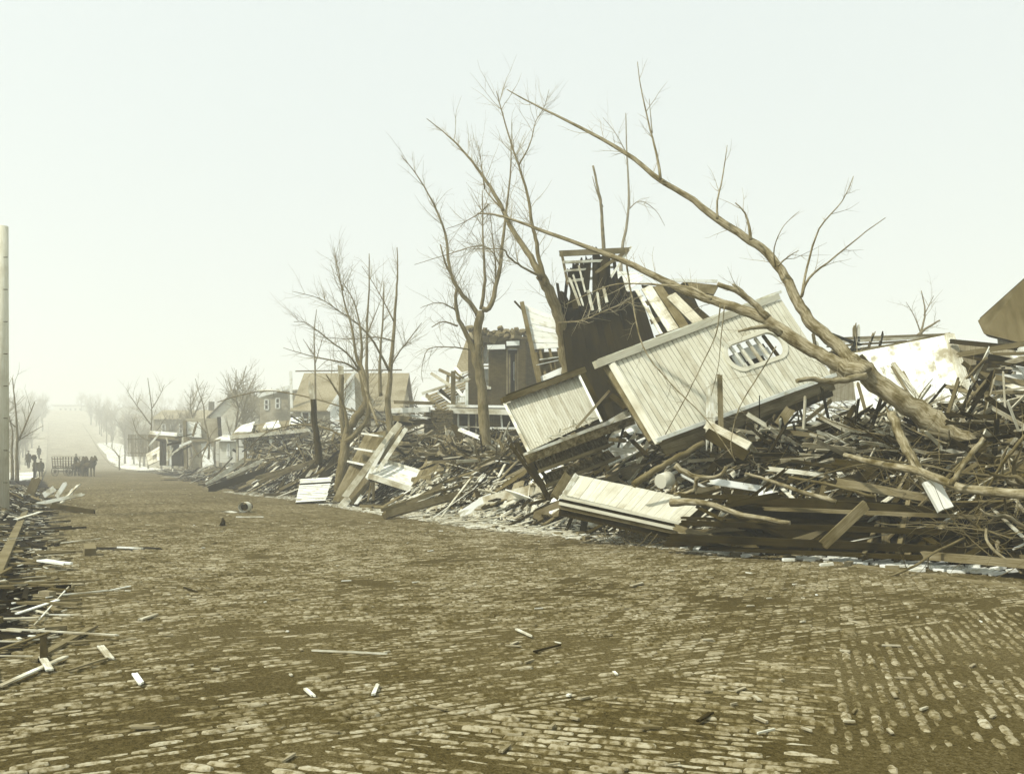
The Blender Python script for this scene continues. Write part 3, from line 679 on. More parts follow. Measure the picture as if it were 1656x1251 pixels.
for (a, b, side) in spots:
    if -2 < b < 14: continue
    tm_, cm_ = random.choice(TP); p = st(a, b); z = ground_z(a, b, p)
    if abs(p.x) > p.y*.62+14: continue
    grp = {'right': 'bare street trees fading into haze right of the street', 'left': 'bare street trees fading into haze left of the street', 'hill': 'bare trees on the far hill'}[side]
    band = 'nearest' if a < 140 else 'middle' if a < 220 else 'distant' if a < 320 else 'farthest'
    if side == 'hill': lb, grp = 'faint leafless tree on the far hillside at the end of the street', 'bare trees on the far hill'
    else: lb = 'leafless tree in the %s stretch of the hazy row %s of the street' % (band, side); grp = '%s bare trees in the haze %s of the street' % (band, side)
    t = thing('bare_tree', lb, 'tree', (p.x, p.y, z-.1), grp)
    t.rotation_euler = (0, 0, random.uniform(0, 6.28)); s_ = random.uniform(.75, 1.15); t.scale = (s_, s_, s_*random.uniform(.85, 1.15))
    for nm, me in (('trunk', tm_), ('crown', cm_)):
        o = bpy.data.objects.new(nm, me); COL.objects.link(o); o.parent = t
random.seed(5)
# ------------------------------------------------------------------ wreckage in the middle
def quad(pts):   # (px, py, Y) corners A top-left, B top-right, C bottom-right, D bottom-left
    return [P(*q) for q in pts]
def bil(Q, u, v): return Q[0]*(1-u)*(1-v)+Q[1]*u*(1-v)+Q[2]*u*v+Q[3]*(1-u)*v
def qn(Q):
    n = (Q[1]-Q[0]).cross(Q[3]-Q[0]).normalized()
    return n if n.y < 0 else -n
def qslab(mb, Q, t, off=0, region=(0, 1, 0, 1)):
    n = qn(Q); u0, u1, v0, v1 = region
    c = [(u0, v0), (u1, v0), (u1, v1), (u0, v1)]; W = (Q[1]-Q[0]).length; Hh = (Q[3]-Q[0]).length
    top = [bil(Q, *q)+n*off for q in c]; mb.prism(top, [p-n*t for p in top], [(b*Hh, a*W) for a, b in c], (random.random()*30, random.random()*30), t); return mb
def boards(parent, name, Q, n, m, t=.022, gap=.08, jag=(0, 0), swap=False, hole=None, miss=(), jit=.004, backing=None, tilt=0):
    """boards side by side along A->B, each running A->D (swap: side by side along A->D)"""
    if swap: Q = [Q[0], Q[3], Q[2], Q[1]]
    nn = qn(Q); W = (Q[1]-Q[0]).length; Hh = (Q[3]-Q[0]).length
    edges = [i/n for i in range(n+1)]
    for i in range(n):
        if i in miss: continue
        u0, u1 = edges[i]+gap/n/2, edges[i+1]-gap/n/2; um = (u0+u1)/2
        segs = [(0, 1)]
        if hole:
            (hu, hv, hw, hh) = hole      # stadium: centre, half length, half height (fractions)
            du = abs(um-hu)
            if du < hw:
                r = hh; k = max(0, du-(hw-r*Hh/W))/(r*Hh/W); dv = hh*math.sqrt(max(0, 1-k*k))
                segs = [(0, hv-dv), (hv+dv, 1)]
        for (v0, v1) in segs:
            if v1-v0 < .01: continue
            j0 = -random.random()*jag[0] if v0 == 0 else 0; j1 = random.random()*jag[1] if v1 == 1 else 0
            c = [(u0, v0+j0), (um, v0+j0*random.random()*1.4), (u1, v0+j0*random.random()), (u1, v1+j1), (um, v1+j1*random.random()*1.4), (u0, v1+j1*random.random())]
            off = random.uniform(-jit, jit); top = [bil(Q, *q)+nn*off for q in c]
            mb = MB(); mb.prism(top, [p-nn*t for p in top], [(b*Hh, a*W) for a, b in c], (random.random()*30, random.random()*30), t)
            mb.build(name, M[m], parent)
    if backing:
        if hole:
            mb = MB(); hu, hv, hw, hh = hole
            for rg in ((0, hu-hw, 0, 1), (hu+hw, 1, 0, 1), (hu-hw, hu+hw, 0, hv-hh), (hu-hw, hu+hw, hv+hh, 1)): qslab(mb, Q, .01, -t-.05, rg)
            mb.build('backing', M[backing], parent)
        else: qslab(MB(), Q, .01, -t-.05).build('backing', M[backing], parent)
def bm(parent, name, p0, p1, wpx, m, t=.06, Yw=None, side=None, jag=(0, 0), label=None):
    a, b = P(*p0), P(*p1); w_ = wpx/F*(p0[2]+p1[2])/2
    if side is None:
        d = (b-a).normalized(); side = Vector((-d.z, 0, d.x))
        if side.length < .1: side = Vector((1, 0, 0))
    mb = MB(); mb.beam(a, b, w_, t, side=side, jag=jag); return mb.build(name, M[m], parent, label=label)
# -- the wrecked frame house: dark sheathed wall, torn lath, framing
base = P(1000, 745, 26)
wh = thing('wrecked_house', 'dark-walled frame house torn open and leaning left behind the tilted panels', 'house', base)
QW = quad([(905, 492, 28.5), (1034, 470, 29.5), (1104, 690, 25.5), (932, 702, 25)])
boards(wh, 'sheathing_board', QW, 13, 'tar', .03, .02, (.17, .02), jit=.008, backing='black')
for (a, b, c) in (((931, 500, 28), (922, 438, 28.4), 9), ((945, 500, 28), (951, 425, 28.4), 10), ((962, 495, 28), (962, 408, 28.6), 8), ((972, 480, 28), (978, 418, 28.6), 12), ((985, 490, 28.2), (976, 430, 28.6), 8), ((1000, 480, 28.4), (992, 412, 28.9), 5), ((912, 498, 28), (917, 452, 28.3), 5), ((1010, 480, 28.6), (1003, 455, 28.9), 10)):
    bm(wh, 'stud', a, b, c, random.choice(('tar', 'dark', 'tar')), .08, jag=(0, .25))
for (a, b, c, m_) in (((907, 410, 28.2), (1012, 405, 28.8), 9, 'grey'), ((912, 424, 28), (1000, 421, 28.8), 4, 'pale'), ((915, 438, 28), (990, 432, 28.8), 3, 'pale'), ((918, 455, 28), (995, 445, 28.8), 4, 'pale'), ((908, 408, 28.2), (918, 458, 28), 4, 'grey'), ((988, 448, 28.4), (1018, 402, 29), 4, 'pale'), ((965, 440, 28), (1005, 412, 29), 5, 'grey')):
    bm(wh, 'rafter', a, b, c, m_, .07, jag=(.05, .2))
for (a, b, c) in (((921, 450, 27.9), (937, 492, 27.8), 4), ((927, 445, 27.9), (942, 490, 27.8), 3), ((951, 470, 27.9), (958, 500, 27.8), 5), ((966, 474, 27.9), (970, 500, 27.8), 4), ((976, 465, 27.9), (981, 486, 27.8), 5), ((936, 430, 27.9), (946, 470, 27.8), 3)):
    bm(wh, 'lath', a, b, c, 'pale', .02, jag=(.05, .1))
random.seed(52)
for k in range(16):
    x0 = random.uniform(903, 1000); y0 = random.uniform(482, 505); L = random.uniform(25, 75); bm(wh, 'stud', (x0, y0, 28.2), (x0+random.gauss(-6, 8), y0-L, 28.6), random.uniform(4, 11), random.choice(('tar', 'tar', 'dark')), .06, jag=(0, .35))
# torn white wall edge and open framed gable on the right of the dark wall
boards(wh, 'ceiling_board', quad([(985, 437, 30), (1028, 440, 30), (1040, 452, 29.6), (1002, 481, 29.4)]), 5, 'white', .02, .05, (.02, .15), swap=True)
QG = quad([(1040, 468, 28.2), (1112, 458, 29), (1150, 540, 27), (1076, 562, 26)])
boards(wh, 'sheathing_board', QG, 7, 'tar', .03, .05, (.1, 0), jit=.01)
for (a, b, c, m_) in (((1030, 470, 27.6), (1074, 548, 26), 5, 'pale'), ((1046, 466, 27.7), (1098, 548, 26), 18, 'pale'), ((1064, 464, 27.7), (1112, 536, 26), 14, 'grey'), ((1086, 478, 27), (1134, 526, 26), 16, 'pale'), ((1108, 486, 27), (1148, 520, 26), 11, 'dark'),
                      ((1040, 492, 27.4), (1090, 478, 27.4), 8, 'grey'), ((1054, 520, 26.8), (1106, 503, 26.8), 8, 'grey'), ((1062, 545, 26), (1140, 520, 26), 6, 'grey')):
    bm(wh, 'stud', a, b, c, m_, .06, jag=(.05, .12))
m = MB(); qslab(m, quad([(1104, 455, 30), (1162, 461, 30), (1154, 476, 29.6), (1112, 470, 29.6)]), .12); m.build('eave', M['grey'], wh)
bm(wh, 'eave_board', (1085, 453, 30), (1160, 455, 30), 5, 'white', .05)
bm(wh, 'corner_post', (940, 602, 24.3), (992, 700, 23.4), 9, 'dark', .1)
for (a, b, c, m_) in (((964, 652, 24), (1012, 640, 24), 8, 'dark'), ((958, 700, 23.3), (1014, 668, 23.3), 11, 'pale'), ((985, 704, 23), (1030, 682, 23), 6, 'pale'), ((985, 615, 23.4), (1012, 645, 23), 6, 'dark'), ((990, 640, 23.6), (1012, 660, 23), 9, 'dark'), ((1010, 700, 22.6), (1045, 735, 22), 7, 'dark')):
    bm(wh, 'stud', a, b, c, m_, .08, jag=(.04, .14))
m = MB(); qslab(m, quad([(958, 692, 24), (1020, 672, 24), (1052, 720, 23), (985, 752, 23)]), .05); m.build('interior_wall', M['white'], wh, label='pale plastered patch')
for k in range(14):
    a = (random.uniform(975, 1040), random.uniform(700, 748)); an = random.gauss(-.5, .6); L = random.uniform(15, 45)
    bm(wh, 'broken_stud', (*a, 22.6), (a[0]+L*math.cos(an), a[1]+L*math.sin(an), 22.3), random.uniform(3, 8), random.choice(('pale', 'grey', 'dark')), .04, jag=(.05, .2))
# -- big tilted beadboard wall with its oval opening
tw_ = thing('tilted_wall', 'largest pale beadboard wall tilted on edge with an oval opening', 'wall', P(1180, 720, 21.5))
QP = quad([(987, 583, 21.6), (1264, 484, 24.4), (1344, 605, 23.4), (1062, 708, 20.4)])
boards(tw_, 'beadboard', QP, 40, 'bead', .022, .14, hole=(.695, .46, .165, .17), jit=.003, backing='dark')
bm(tw_, 'top_rail', (962, 590, 21.3), (1258, 480, 24.4), 11, 'bead', .14)
bm(tw_, 'top_rail', (968, 583, 21.5), (1262, 472, 24.6), 5, 'pale', .10)
bm(tw_, 'edge_board', (989, 588, 21.45), (1065, 716, 20.2), 12, 'bead', .03)
bm(tw_, 'edge_post', (980, 592, 21.6), (1054, 714, 20.4), 10, 'grey', .14)
bm(tw_, 'bottom_rail', (1060, 712, 20.2), (1350, 606, 23.3), 6, 'white', .12)
boards(tw_, 'skirt_board', quad([(1064, 713, 20.3), (1345, 612, 23.3), (1352, 630, 23.5), (1078, 736, 20.5)]), 3, 'grey', .03, .06, swap=True)
boards(tw_, 'skirt_board', quad([(1130, 718, 20.9), (1345, 628, 23.4), (1348, 640, 23.5), (1150, 725, 21.1)]), 2, 'dark', .03, .06, swap=True)
# oval trim ring
n_ = qn(QP); W_ = (QP[1]-QP[0]).length; H_ = (QP[3]-QP[0]).length
def stad(hu, hv, hw, hh, N=32):
    out = []; r = hh*H_/W_
    for k in range(N):
        a = 2*math.pi*k/N; cu = (hw-r)*(1 if math.cos(a) > 0 else -1)
        out.append((hu+cu+r*math.cos(a), hv+hh*math.sin(a)))
    return out
si, so_ = stad(.695, .46, .155, .15), stad(.695, .46, .18, .195)
mb = MB(); N = 32
for k in range(N):
    j = (k+1) % N
    q = [bil(QP, *si[k])+n_*.03, bil(QP, *si[j])+n_*.03, bil(QP, *so_[j])+n_*.03, bil(QP, *so_[k])+n_*.03]
    mb.prism(q, [p-n_*.07 for p in q], [(0, 0), (.1, 0), (.1, .05), (0, .05)])
mb.build('oval_frame', M['bead'], tw_)
for (u, dv) in ((.60, .0), (.645, .02), (.70, 0), (.75, 0), (.80, 0)):
    a, b = bil(QP, u, .30)-n_*.12, bil(QP, u+.01, .62)-n_*.12
    MB().beam(a, b, .09, .05, side=(QP[1]-QP[0]).normalized(), jag=(0, .02)).build('stud', M['pale' if u != .8 else 'dark'], tw_)
for (u, v_, c, d) in ((.63, .46, .10, .30), (.72, .40, .22, .22), (.79, .5, .10, .30)):
    m = MB(); qslab(m, QP, .02, -.3, (u-c/4, u+c/4, v_-d/3, v_+d/3)); m.build('loose_panel', M['white'], tw_)
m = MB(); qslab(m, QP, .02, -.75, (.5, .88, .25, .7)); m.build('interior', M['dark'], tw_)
bm(tw_, 'splintered_stud', (1155, 620, 20.9), (1150, 700, 20.7), 10, 'pale', .05, jag=(.1, .5))
bm(tw_, 'splintered_stud', (1164, 610, 20.9), (1166, 700, 20.7), 8, 'grey', .05, jag=(.1, .5))
bm(tw_, 'splintered_stud', (1146, 628, 20.9), (1144, 695, 20.7), 5, 'pale', .05, jag=(.1, .5))
# -- smaller tilted porch section with stepped shingled base
pw = thing('tilted_bay', 'smaller tilted beadboard bay with stepped shingled base, left of the big tilted wall', 'wall', P(910, 780, 21.5))
QB = quad([(817, 650, 22.3), (934, 606, 23.4), (969, 676, 22.6), (857, 728, 21.2)])
boards(pw, 'beadboard', QB, 30, 'bead', .02, .16, jit=.002, backing='dark')
bm(pw, 'top_rail', (812, 648, 22.1), (945, 598, 23.3), 9, 'grey', .16); bm(pw, 'top_rail', (820, 640, 22.3), (945, 594, 23.5), 5, 'dark', .12)
bm(pw, 'edge_board', (816, 652, 22.1), (858, 735, 21.0), 5, 'pale', .05); bm(pw, 'edge_board', (935, 604, 23.2), (973, 682, 22.3), 4, 'white', .05)
bm(pw, 'sill', (853, 742, 20.9), (1022, 680, 22.4), 14, 'mossy', .2); bm(pw, 'sill_top', (850, 734, 21.0), (975, 686, 22.2), 5, 'pale', .22)
for (Q4, nn_) in ((quad([(866, 746, 21.2), (977, 700, 22.3), (988, 722, 22.3), (874, 764, 21.2)]), 26), (quad([(880, 768, 21.5), (984, 727, 22.5), (998, 742, 22.5), (888, 786, 21.4)]), 26)):
    boards(pw, 'shingle', Q4, nn_, 'mossy', .03, .08, (0, .08), jit=.008, backing='black')
for (a, b) in (((872, 762, 20.9), (991, 717, 22.1)), ((884, 785, 21.1), (1001, 739, 22.3))): bm(pw, 'moulding', a, b, 5, 'grey', .14)
for (a, b, c) in (((826, 720, 21.8), (868, 778, 21.6), 6), ((834, 716, 21.8), (880, 786, 21.4), 7), ((845, 725, 21.8), (884, 772, 21.4), 6), ((855, 745, 21.5), (884, 800, 21.2), 9)):
    bm(pw, 'lath', a, b, c, 'dark', .04, jag=(.05, .2))
for k in range(22):
    u = random.uniform(.1, .9); p = bil(QB, u, .95)+Vector((0, -.12, .05)); an = random.gauss(.3, .8)
    MB().beam(p, p+Vector((math.cos(an), random.gauss(0, .2), math.sin(an)*.4))*random.uniform(.1, .35), .05, .02, jag=(.05, .05)).build('splinter', M['pale'], pw)
o = bm(None, 'pole', (932, 692, 21.0), (985, 632, 22), 4, 'grey', .05); tag(o, 'thin bent pole propped against the smaller tilted bay', 'pole')
# -- white clapboard piece
cw = thing('torn_clapboard_wall', 'white clapboard wall strip leaning between the brick house and the dark house', 'wall', P(885, 640, 30))
QC = quad([(846, 491, 32), (898, 512, 32), (917, 606, 30.5), (877, 632, 30)])
boards(cw, 'clapboard', QC, 13, 'white', .02, .06, swap=True, miss=(7, 8, 9, 10), jit=.01)
for u in (.25, .6, .9): MB().beam(bil(QC, u, .5)-qn(QC)*.07, bil(QC, u, .95)-qn(QC)*.07, .09, .06, side=(1, 0, 0)).build('stud', M['grey'], cw)
qslab(MB(), QC, .01, -.35, (0, 1, .5, .9)).build('backing', M['grey'], cw)
MB().beam(bil(QC, .1, .72)+Vector((0, -.05, 0)), bil(QC, 1.0, .74)+Vector((0, -.1, 0)), .2, .03, jag=(.2, .1)).build('loose_board', M['white'], cw)
MB().beam(bil(QC, .3, .67)+Vector((0, -.05, 0)), bil(QC, .95, .69)+Vector((0, -.05, 0)), .16, .03, jag=(.2, .1)).build('loose_board', M['white'], cw)
bm(cw, 'corner_board', (844, 489, 31.9), (876, 635, 29.9), 7, 'grey', .1); bm(cw, 'corner_board', (899, 514, 31.9), (918, 604, 30.4), 5, 'grey', .1)
bm(cw, 'corner_board', (832, 487, 32), (844, 500, 31.9), 3, 'dark', .05)
# -- fallen cornice in the foreground
fc = thing('fallen_cornice', 'long fallen box cornice with pale top lying slanted at the street edge', 'cornice', P(1010, 850, 18.6))
QF = quad([(936, 768, 20.2), (1146, 812, 18.8), (1108, 846, 17.8), (914, 800, 19.0)])
boards(fc, 'plank', QF, 16, 'bead', .03, .03, jit=.003, backing='dark')
bm(fc, 'end_trim', (918, 768, 20.2), (897, 803, 19.0), 14, 'grey', .05); bm(fc, 'end_trim', (932, 768, 20.1), (912, 802, 18.95), 8, 'pale', .06)
for (d0, m_, w_, yy) in ((0, 'bead', 4, 0), (5, 'dark', 4, .04), (10, 'bead', 5, .02), (16, 'grey', 6, .08), (24, 'dark', 12, .16)):
    bm(fc, 'moulding', (905, 803+d0, 18.95+yy), (1110, 848+d0, 17.75+yy), w_, m_, .08, side=(0, 0, 1))
bm(fc, 'end_board', (1108, 850, 17.7), (1150, 812, 18.8), 12, 'dark', .04); bm(fc, 'end_board', (1100, 858, 17.7), (1118, 884, 17.5), 9, 'grey', .05, jag=(.03, .1)); bm(fc, 'end_board', (1112, 880, 17.5), (1150, 846, 18.2), 5, 'pale', .05, jag=(.03, .1))
# -- stack of long dark timbers along the kerb at the right
tb = thing('toppled_floor', 'long dark toppled floor section with rows of joists along the right kerb', 'floor section', P(1330, 905, 15.6))
m = MB(); qslab(m, quad([(1200, 806, 17.6), (1585, 800, 16.6), (1600, 925, 15.2), (1130, 888, 17.3)]), .05); m.build('underside', M['black'], tb)
for (x0, y0, Y0, x1, y1, Y1, w_, m_) in ((1180, 806, 17.3, 1590, 832, 15.6, 15, 'dark'), (1105, 845, 17.0, 1580, 862, 15.2, 9, 'dark'), (1088, 868, 16.9, 1600, 892, 14.6, 12, 'dark'), (1150, 886, 16.7, 1640, 908, 14.2, 7, 'dark'), (1240, 822, 16.9, 1585, 836, 15.3, 6, 'grey'), (1500, 898, 14.6, 1700, 915, 13.2, 13, 'grey'), (1080, 876, 17.2, 1180, 872, 16.9, 16, 'dark')):
    bm(tb, 'joist', (x0, y0, Y0), (x1, y1, Y1), w_, m_, .16, side=(0, 0, 1), jag=(.1, .2))
bm(tb, 'cross_board', (1332, 880, 14.9), (1400, 816, 15.1), 17, 'grey', .04, jag=(.04, .04))
random.seed(31)
for k in range(9):
    y = 800+k*11; bm(tb, 'floor_board', (1110+random.uniform(-10, 130), y+random.uniform(0, 8), 17.5-k*.03), (1560+random.uniform(-50, 30), y+20, 16.2-k*.06), random.uniform(4, 8), 'dark', .05, side=(0, .3, 1), jag=(.1, .3))
for k in range(16):
    x0 = random.uniform(1085, 1190); y0 = random.uniform(812, 884); an = random.gauss(.15, .35); L = random.uniform(30, 110)
    bm(tb, 'broken_board', (x0, y0, 17.3), (x0+L*math.cos(an), y0+L*math.sin(an), 16.7), random.uniform(4, 11), random.choice(('dark', 'dark', 'grey')), .04, jag=(.1, .25))
sn = MB()
for k in range(170):
    x = random.uniform(1105, 1640); y = 889+(x-1120)*.075+random.gauss(0, 3); q = hit(x, y); r_ = random.uniform(.03, .09)
    sn.beam(q+Vector((-r_, 0, .02)), q+Vector((r_*1.5, random.gauss(0, .04), .02+random.uniform(0, .03))), random.uniform(.05, .12), .05, jag=(.04, .05))
tag(sn.build('plaster_crumbs', M['white']), 'line of pale plaster crumbs along the foot of the dark floor section', kind='stuff')
# -- stained white panel and neighbours on the right
sp = thing('stained_panel', 'large white plastered wall slab with brown stains behind the fallen trunk', 'wall', P(1470, 690, 22))
QS = quad([(1375, 572, 23.5), (1532, 541, 23.5), (1568, 650, 22), (1392, 700, 22)])
boards(sp, 'panel', QS, 5, 'plaster', .08, .01, jit=.002)
bm(sp, 'edge_board', (1535, 541, 23.4), (1572, 656, 21.9), 14, 'pale', .12); bm(sp, 'top_rail', (1372, 571, 23.6), (1535, 539, 23.6), 3, 'grey', .12)
bm(sp, 'brace', (1391, 575, 23.0), (1414, 600, 22.8), 7, 'dark', .08)
q2 = thing('plastered_flap', 'small white plastered flap leaning over the stained panel', 'panel', P(1450, 690, 21))
boards(q2, 'panel', quad([(1412, 598, 21.6), (1444, 587, 21.6), (1500, 660, 20.8), (1452, 676, 20.8)]), 3, 'plaster', .03, .01)
bm(q2, 'edge_board', (1444, 587, 21.5), (1505, 670, 20.7), 7, 'pale', .06)
for (a, b, w_) in (((1442, 592, 21.4), (1478, 650, 21), 4), ((1460, 600, 21.4), (1492, 660, 21), 4)): bm(q2, 'lath', a, b, w_, 'grey', .03)
rr = thing('collapsed_far_building', 'dark slanting roof corner cut by the right frame edge', 'building', P(1660, 620, 26))
QR = quad([(1590, 524, 28), (1668, 455, 26.5), (1700, 570, 25), (1600, 545, 27)])
qslab(MB(), QR, .1, -.1).build('roof', M['tarpaper'], rr); boards(rr, 'shingle_course', QR, 11, 'tarpaper', .05, .03, swap=True, jit=.02, jag=(.03, .03)); bm(rr, 'eave', (1588, 520, 27.9), (1672, 445, 26.4), 9, 'dark', .3)
qslab(MB(), quad([(1612, 538, 27.2), (1710, 545, 26), (1710, 660, 26), (1622, 660, 27)]), .2).build('wall', M['clapg'], rr)
m = MB(); qslab(m, quad([(1620, 560, 25.8), (1690, 560, 25), (1700, 618, 25), (1640, 606, 25.6)]), .06); m.build('panel', M['white'], rr)
lw = thing('collapsed_wall_courses', 'low row of collapsed wall sections with window gaps before the slanting roof corner', 'wall', P(1600, 640, 22))
m = MB(); qslab(m, quad([(1540, 555, 24), (1640, 560, 23), (1640, 610, 23), (1552, 604, 24)]), .2); m.build('wall', M['clapg'], lw)
for (x0, y0, x1, y1, w_, m_) in ((1540, 552, 1640, 562, 8, 'dark'), (1555, 572, 1630, 588, 9, 'dark'), (1548, 606, 1700, 612, 9, 'white'), (1560, 625, 1700, 628, 22, 'barkd'), (1545, 598, 1630, 601, 8, 'dark')):
    bm(lw, 'beam', (x0, y0, 23), (x1, y1, 21.5), w_, m_, .15, side=(0, 0, 1), jag=(.05, .1))
random.seed(44)
for k in range(34):
    x0 = random.uniform(1530, 1650); y0 = random.uniform(556, 690); an = random.gauss(.1, .4); L = random.uniform(25, 110); bm(lw, 'broken_board', (x0, y0, 21.4), (x0+L*math.cos(an), y0+L*math.sin(an), 20.8), random.uniform(3, 11), random.choice(('dark', 'grey', 'pale', 'white', 'dark')), .05, jag=(.1, .3))
for k in range(5): bm(lw, 'window_gap', (1582+k*10, 583+k*1.5, 22.6), (1582+k*10, 590+k*1.5, 22.6), 5, 'black', .05)
# far skyline of wreck between the trunks
fw = thing('distant_wreck', 'low skyline of broken rafters behind the fallen trunk, left of the stained panel', 'wreckage', P(1400, 600, 34))
for (x0, y0, x1, y1, w_, m_) in ((1345, 548, 1530, 541, 4, 'grey'), (1350, 553, 1500, 545, 4, 'pale'), (1340, 560, 1460, 552, 3, 'grey'), (1383, 580, 1382, 535, 5, 'grey'), (1388, 580, 1388, 537, 4, 'pale'), (1345, 541, 1385, 556, 5, 'dark'), (1345, 572, 1400, 566, 8, 'dark'), (1360, 600, 1380, 560, 5, 'dark'), (1400, 575, 1410, 547, 3, 'grey'), (1420, 572, 1425, 549, 3, 'dark'), (1300, 560, 1330, 620, 6, 'dark'), (1320, 555, 1330, 590, 5, 'pale'), (1315, 540, 1325, 600, 4, 'grey')):
    bm(fw, 'rafter', (x0, y0, 30), (x1, y1, 30), w_, m_, .1, jag=(.1, .3))
m = MB(); qslab(m, quad([(1345, 565, 33), (1450, 556, 33), (1460, 640, 33), (1340, 650, 33)]), .1); m.build('wall', M['clapg'], fw)
# -- named boards and pieces on the right heap
def hp(label, x0, y0, x1, y1, w_, m_, t=.04, jag=(.1, .2), name='plank', cat='plank', lift=.15, dy=0):
    a, b = hit(x0, y0, lift), hit(x1, y1, lift)
    Ym = min(a.y, b.y)
    if abs(a.y-b.y) > 3: a = P(x0, y0, Ym+1.2 if a.y > b.y else Ym); b = P(x1, y1, Ym+1.2 if b.y > a.y else Ym)
    a = a+Vector((0, -dy, 0)); b = b+Vector((0, -dy, 0))
    mb = MB(); d = (b-a).normalized(); mb.beam(a, b, w_/F*Ym, t, side=Vector((-d.z, .3, d.x)), jag=jag); return mb.build(name, M[m_], None, label, cat)
hp('long pale board sloping up right under the big tilted wall', 1237, 706, 1442, 662, 11, 'pale')
hp('long thin board edge below the pale board, sloping up right', 1177, 762, 1372, 712, 5, 'pale')
hp('grey board parallel just below the long pale board', 1250, 722, 1430, 680, 6, 'grey')
hp('dark wide board lying under the crossing branches', 1240, 735, 1355, 702, 18, 'dark')
hp('bright scrap of white board alone above the dark floor section', 1330, 749, 1374, 744, 11, 'white')
hp('splintered upright board standing in the heap below the oval opening', 1215, 740, 1268, 668, 17, 'grey', dy=.3)
hp('shorter splintered board crossing the upright one', 1206, 738, 1236, 694, 13, 'grey', dy=.35)
hp('long dark timber running up right above the floor section', 1180, 800, 1400, 752, 9, 'dark')
hp('second dark timber under the dark board', 1150, 790, 1360, 728, 6, 'grey')
hp('pale board end left of the stained panel foot', 1350, 700, 1455, 672, 9, 'pale')
hp('split log lying below the smaller tilted bay', 868, 838, 1000, 775, 20, 'grey', .2)
hp('long weathered timber rising from behind the fallen cornice', 985, 778, 1140, 722, 22, 'grey', .2)
hp('second weathered timber parallel above it', 1050, 735, 1142, 700, 12, 'pale', .12)
hp('rough beam lying left of the fallen cornice', 780, 812, 905, 782, 17, 'pale', .22)
hp('round grey log lying at the edge of the pale chips', 625, 832, 742, 800, 12, 'grey', .2)
bx = thing('wooden_box_beam', 'boxed beam end with pale top jutting from under the big tilted wall', 'beam', P(1175, 730, 20))
bm(bx, 'top_board', (1142, 686, 20.0), (1212, 722, 19.2), 15, 'pale', .04); bm(bx, 'side_board', (1142, 700, 19.9), (1208, 738, 19.1), 18, 'dark', .05)
cv = MB(); cv.tube([P(1068, 778, 19.9), P(1082, 774, 20.1)], [.17, .18], 12); tag(cv.build('bucket', M['metal']), 'round pale bucket lying behind the fallen cornice', 'bucket')
# -- left-middle: leaning planks, lath panel, shed roof piece, slatted roof piece
lp = thing('leaning_stair', 'tall leaning stair flight with pale planks and three treads left of centre', 'stairs', P(580, 822, 34))
boards(lp, 'back_board', quad([(590, 702, 35.5), (652, 690, 35.5), (578, 815, 33.5), (538, 808, 33.5)]), 4, 'grey', .03, .02, (0, .03))
for (x0, y0, x1, y1, w_, m_, Y) in ((646, 685, 560, 800, 10, 'pale', 0), (634, 700, 594, 772, 6, 'white', -.1), (656, 694, 612, 760, 7, 'pale', -.05), (592, 772, 553, 818, 12, 'pale', -.2), (606, 770, 572, 820, 5, 'white', -.25), (640, 690, 600, 745, 8, 'pale', .05)):
    bm(lp, 'plank', (x0, y0, 35.0+Y), (x1, y1, 33.4+Y), w_, m_, .05, jag=(.05, .15))
for (x0, y0, x1, y1) in ((588, 701, 616, 705), (576, 725, 606, 730), (565, 746, 592, 752)): bm(lp, 'tread', (x0, y0, 34.6), (x1, y1, 34.2), 3, 'white', .3)
bm(lp, 'side_board', (645, 705, 34.8), (615, 742, 34.4), 13, 'grey', .05)
sh = thing('white_plank_roof', 'broken white planked roof piece lying level right of the leaning stair', 'roof piece', P(640, 800, 33))
boards(sh, 'plank', quad([(613, 742, 35), (688, 762, 34), (672, 792, 33), (597, 768, 33.4)]), 7, 'white', .03, .06, (.0, .05), swap=True, backing='dark')
bm(sh, 'fascia', (596, 769, 33.2), (668, 792, 32.7), 9, 'pale', .05); bm(sh, 'fascia', (596, 774, 33.3), (668, 796, 32.8), 4, 'dark', .05)
bm(sh, 'ridge_board', (612, 741, 34.9), (690, 765, 33.8), 5, 'pale', .06)
for (a, b, w_) in (((604, 778, 33.2), (604, 825, 33.4), 4), ((668, 782, 33), (700, 810, 33), 9), ((600, 780, 33), (595, 810, 33), 3)): bm(sh, 'leg', a, b, w_, 'grey', .08)
sr = thing('slatted_roof_piece', 'dark slatted roof piece propped up with its boards running down left', 'roof piece', P(700, 790, 33))
QQ = quad([(690, 742, 34.5), (749, 711, 34.5), (722, 766, 33), (668, 780, 33)])
boards(sr, 'board', QQ, 7, 'grey', .03, .05, (.02, .1), jit=.01, backing='black')
MB().beam(bil(QQ, 0, .45)+Vector((0, -.06, 0)), bil(QQ, 1, .45)+Vector((0, -.06, 0)), .1, .04).build('batten', M['dark'], sr)
la = thing('slatted_panel', 'small square panel of pale horizontal lath slats propped at the street edge', 'panel', P(505, 814, 35.5))
QL = quad([(486, 774, 36.4), (537, 771, 36.4), (526, 809, 35.4), (478, 812, 35.4)])
boards(la, 'slat', QL, 15, 'white', .02, .25, (.0, .03), swap=True, jit=.01, miss=(3,), backing='dark')
for (x0, y0, x1, y1, w_, m_) in ((452, 806, 482, 785, 6, 'grey'), (458, 812, 486, 796, 5, 'dark'), (512, 818, 538, 806, 6, 'white'), (505, 740, 512, 772, 9, 'dark'), (520, 738, 522, 775, 10, 'dark'), (532, 735, 535, 775, 11, 'dark'), (545, 732, 546, 790, 12, 'dark'), (536, 740, 530, 770, 3, 'white'), (497, 752, 505, 772, 8, 'dark')):
    pass
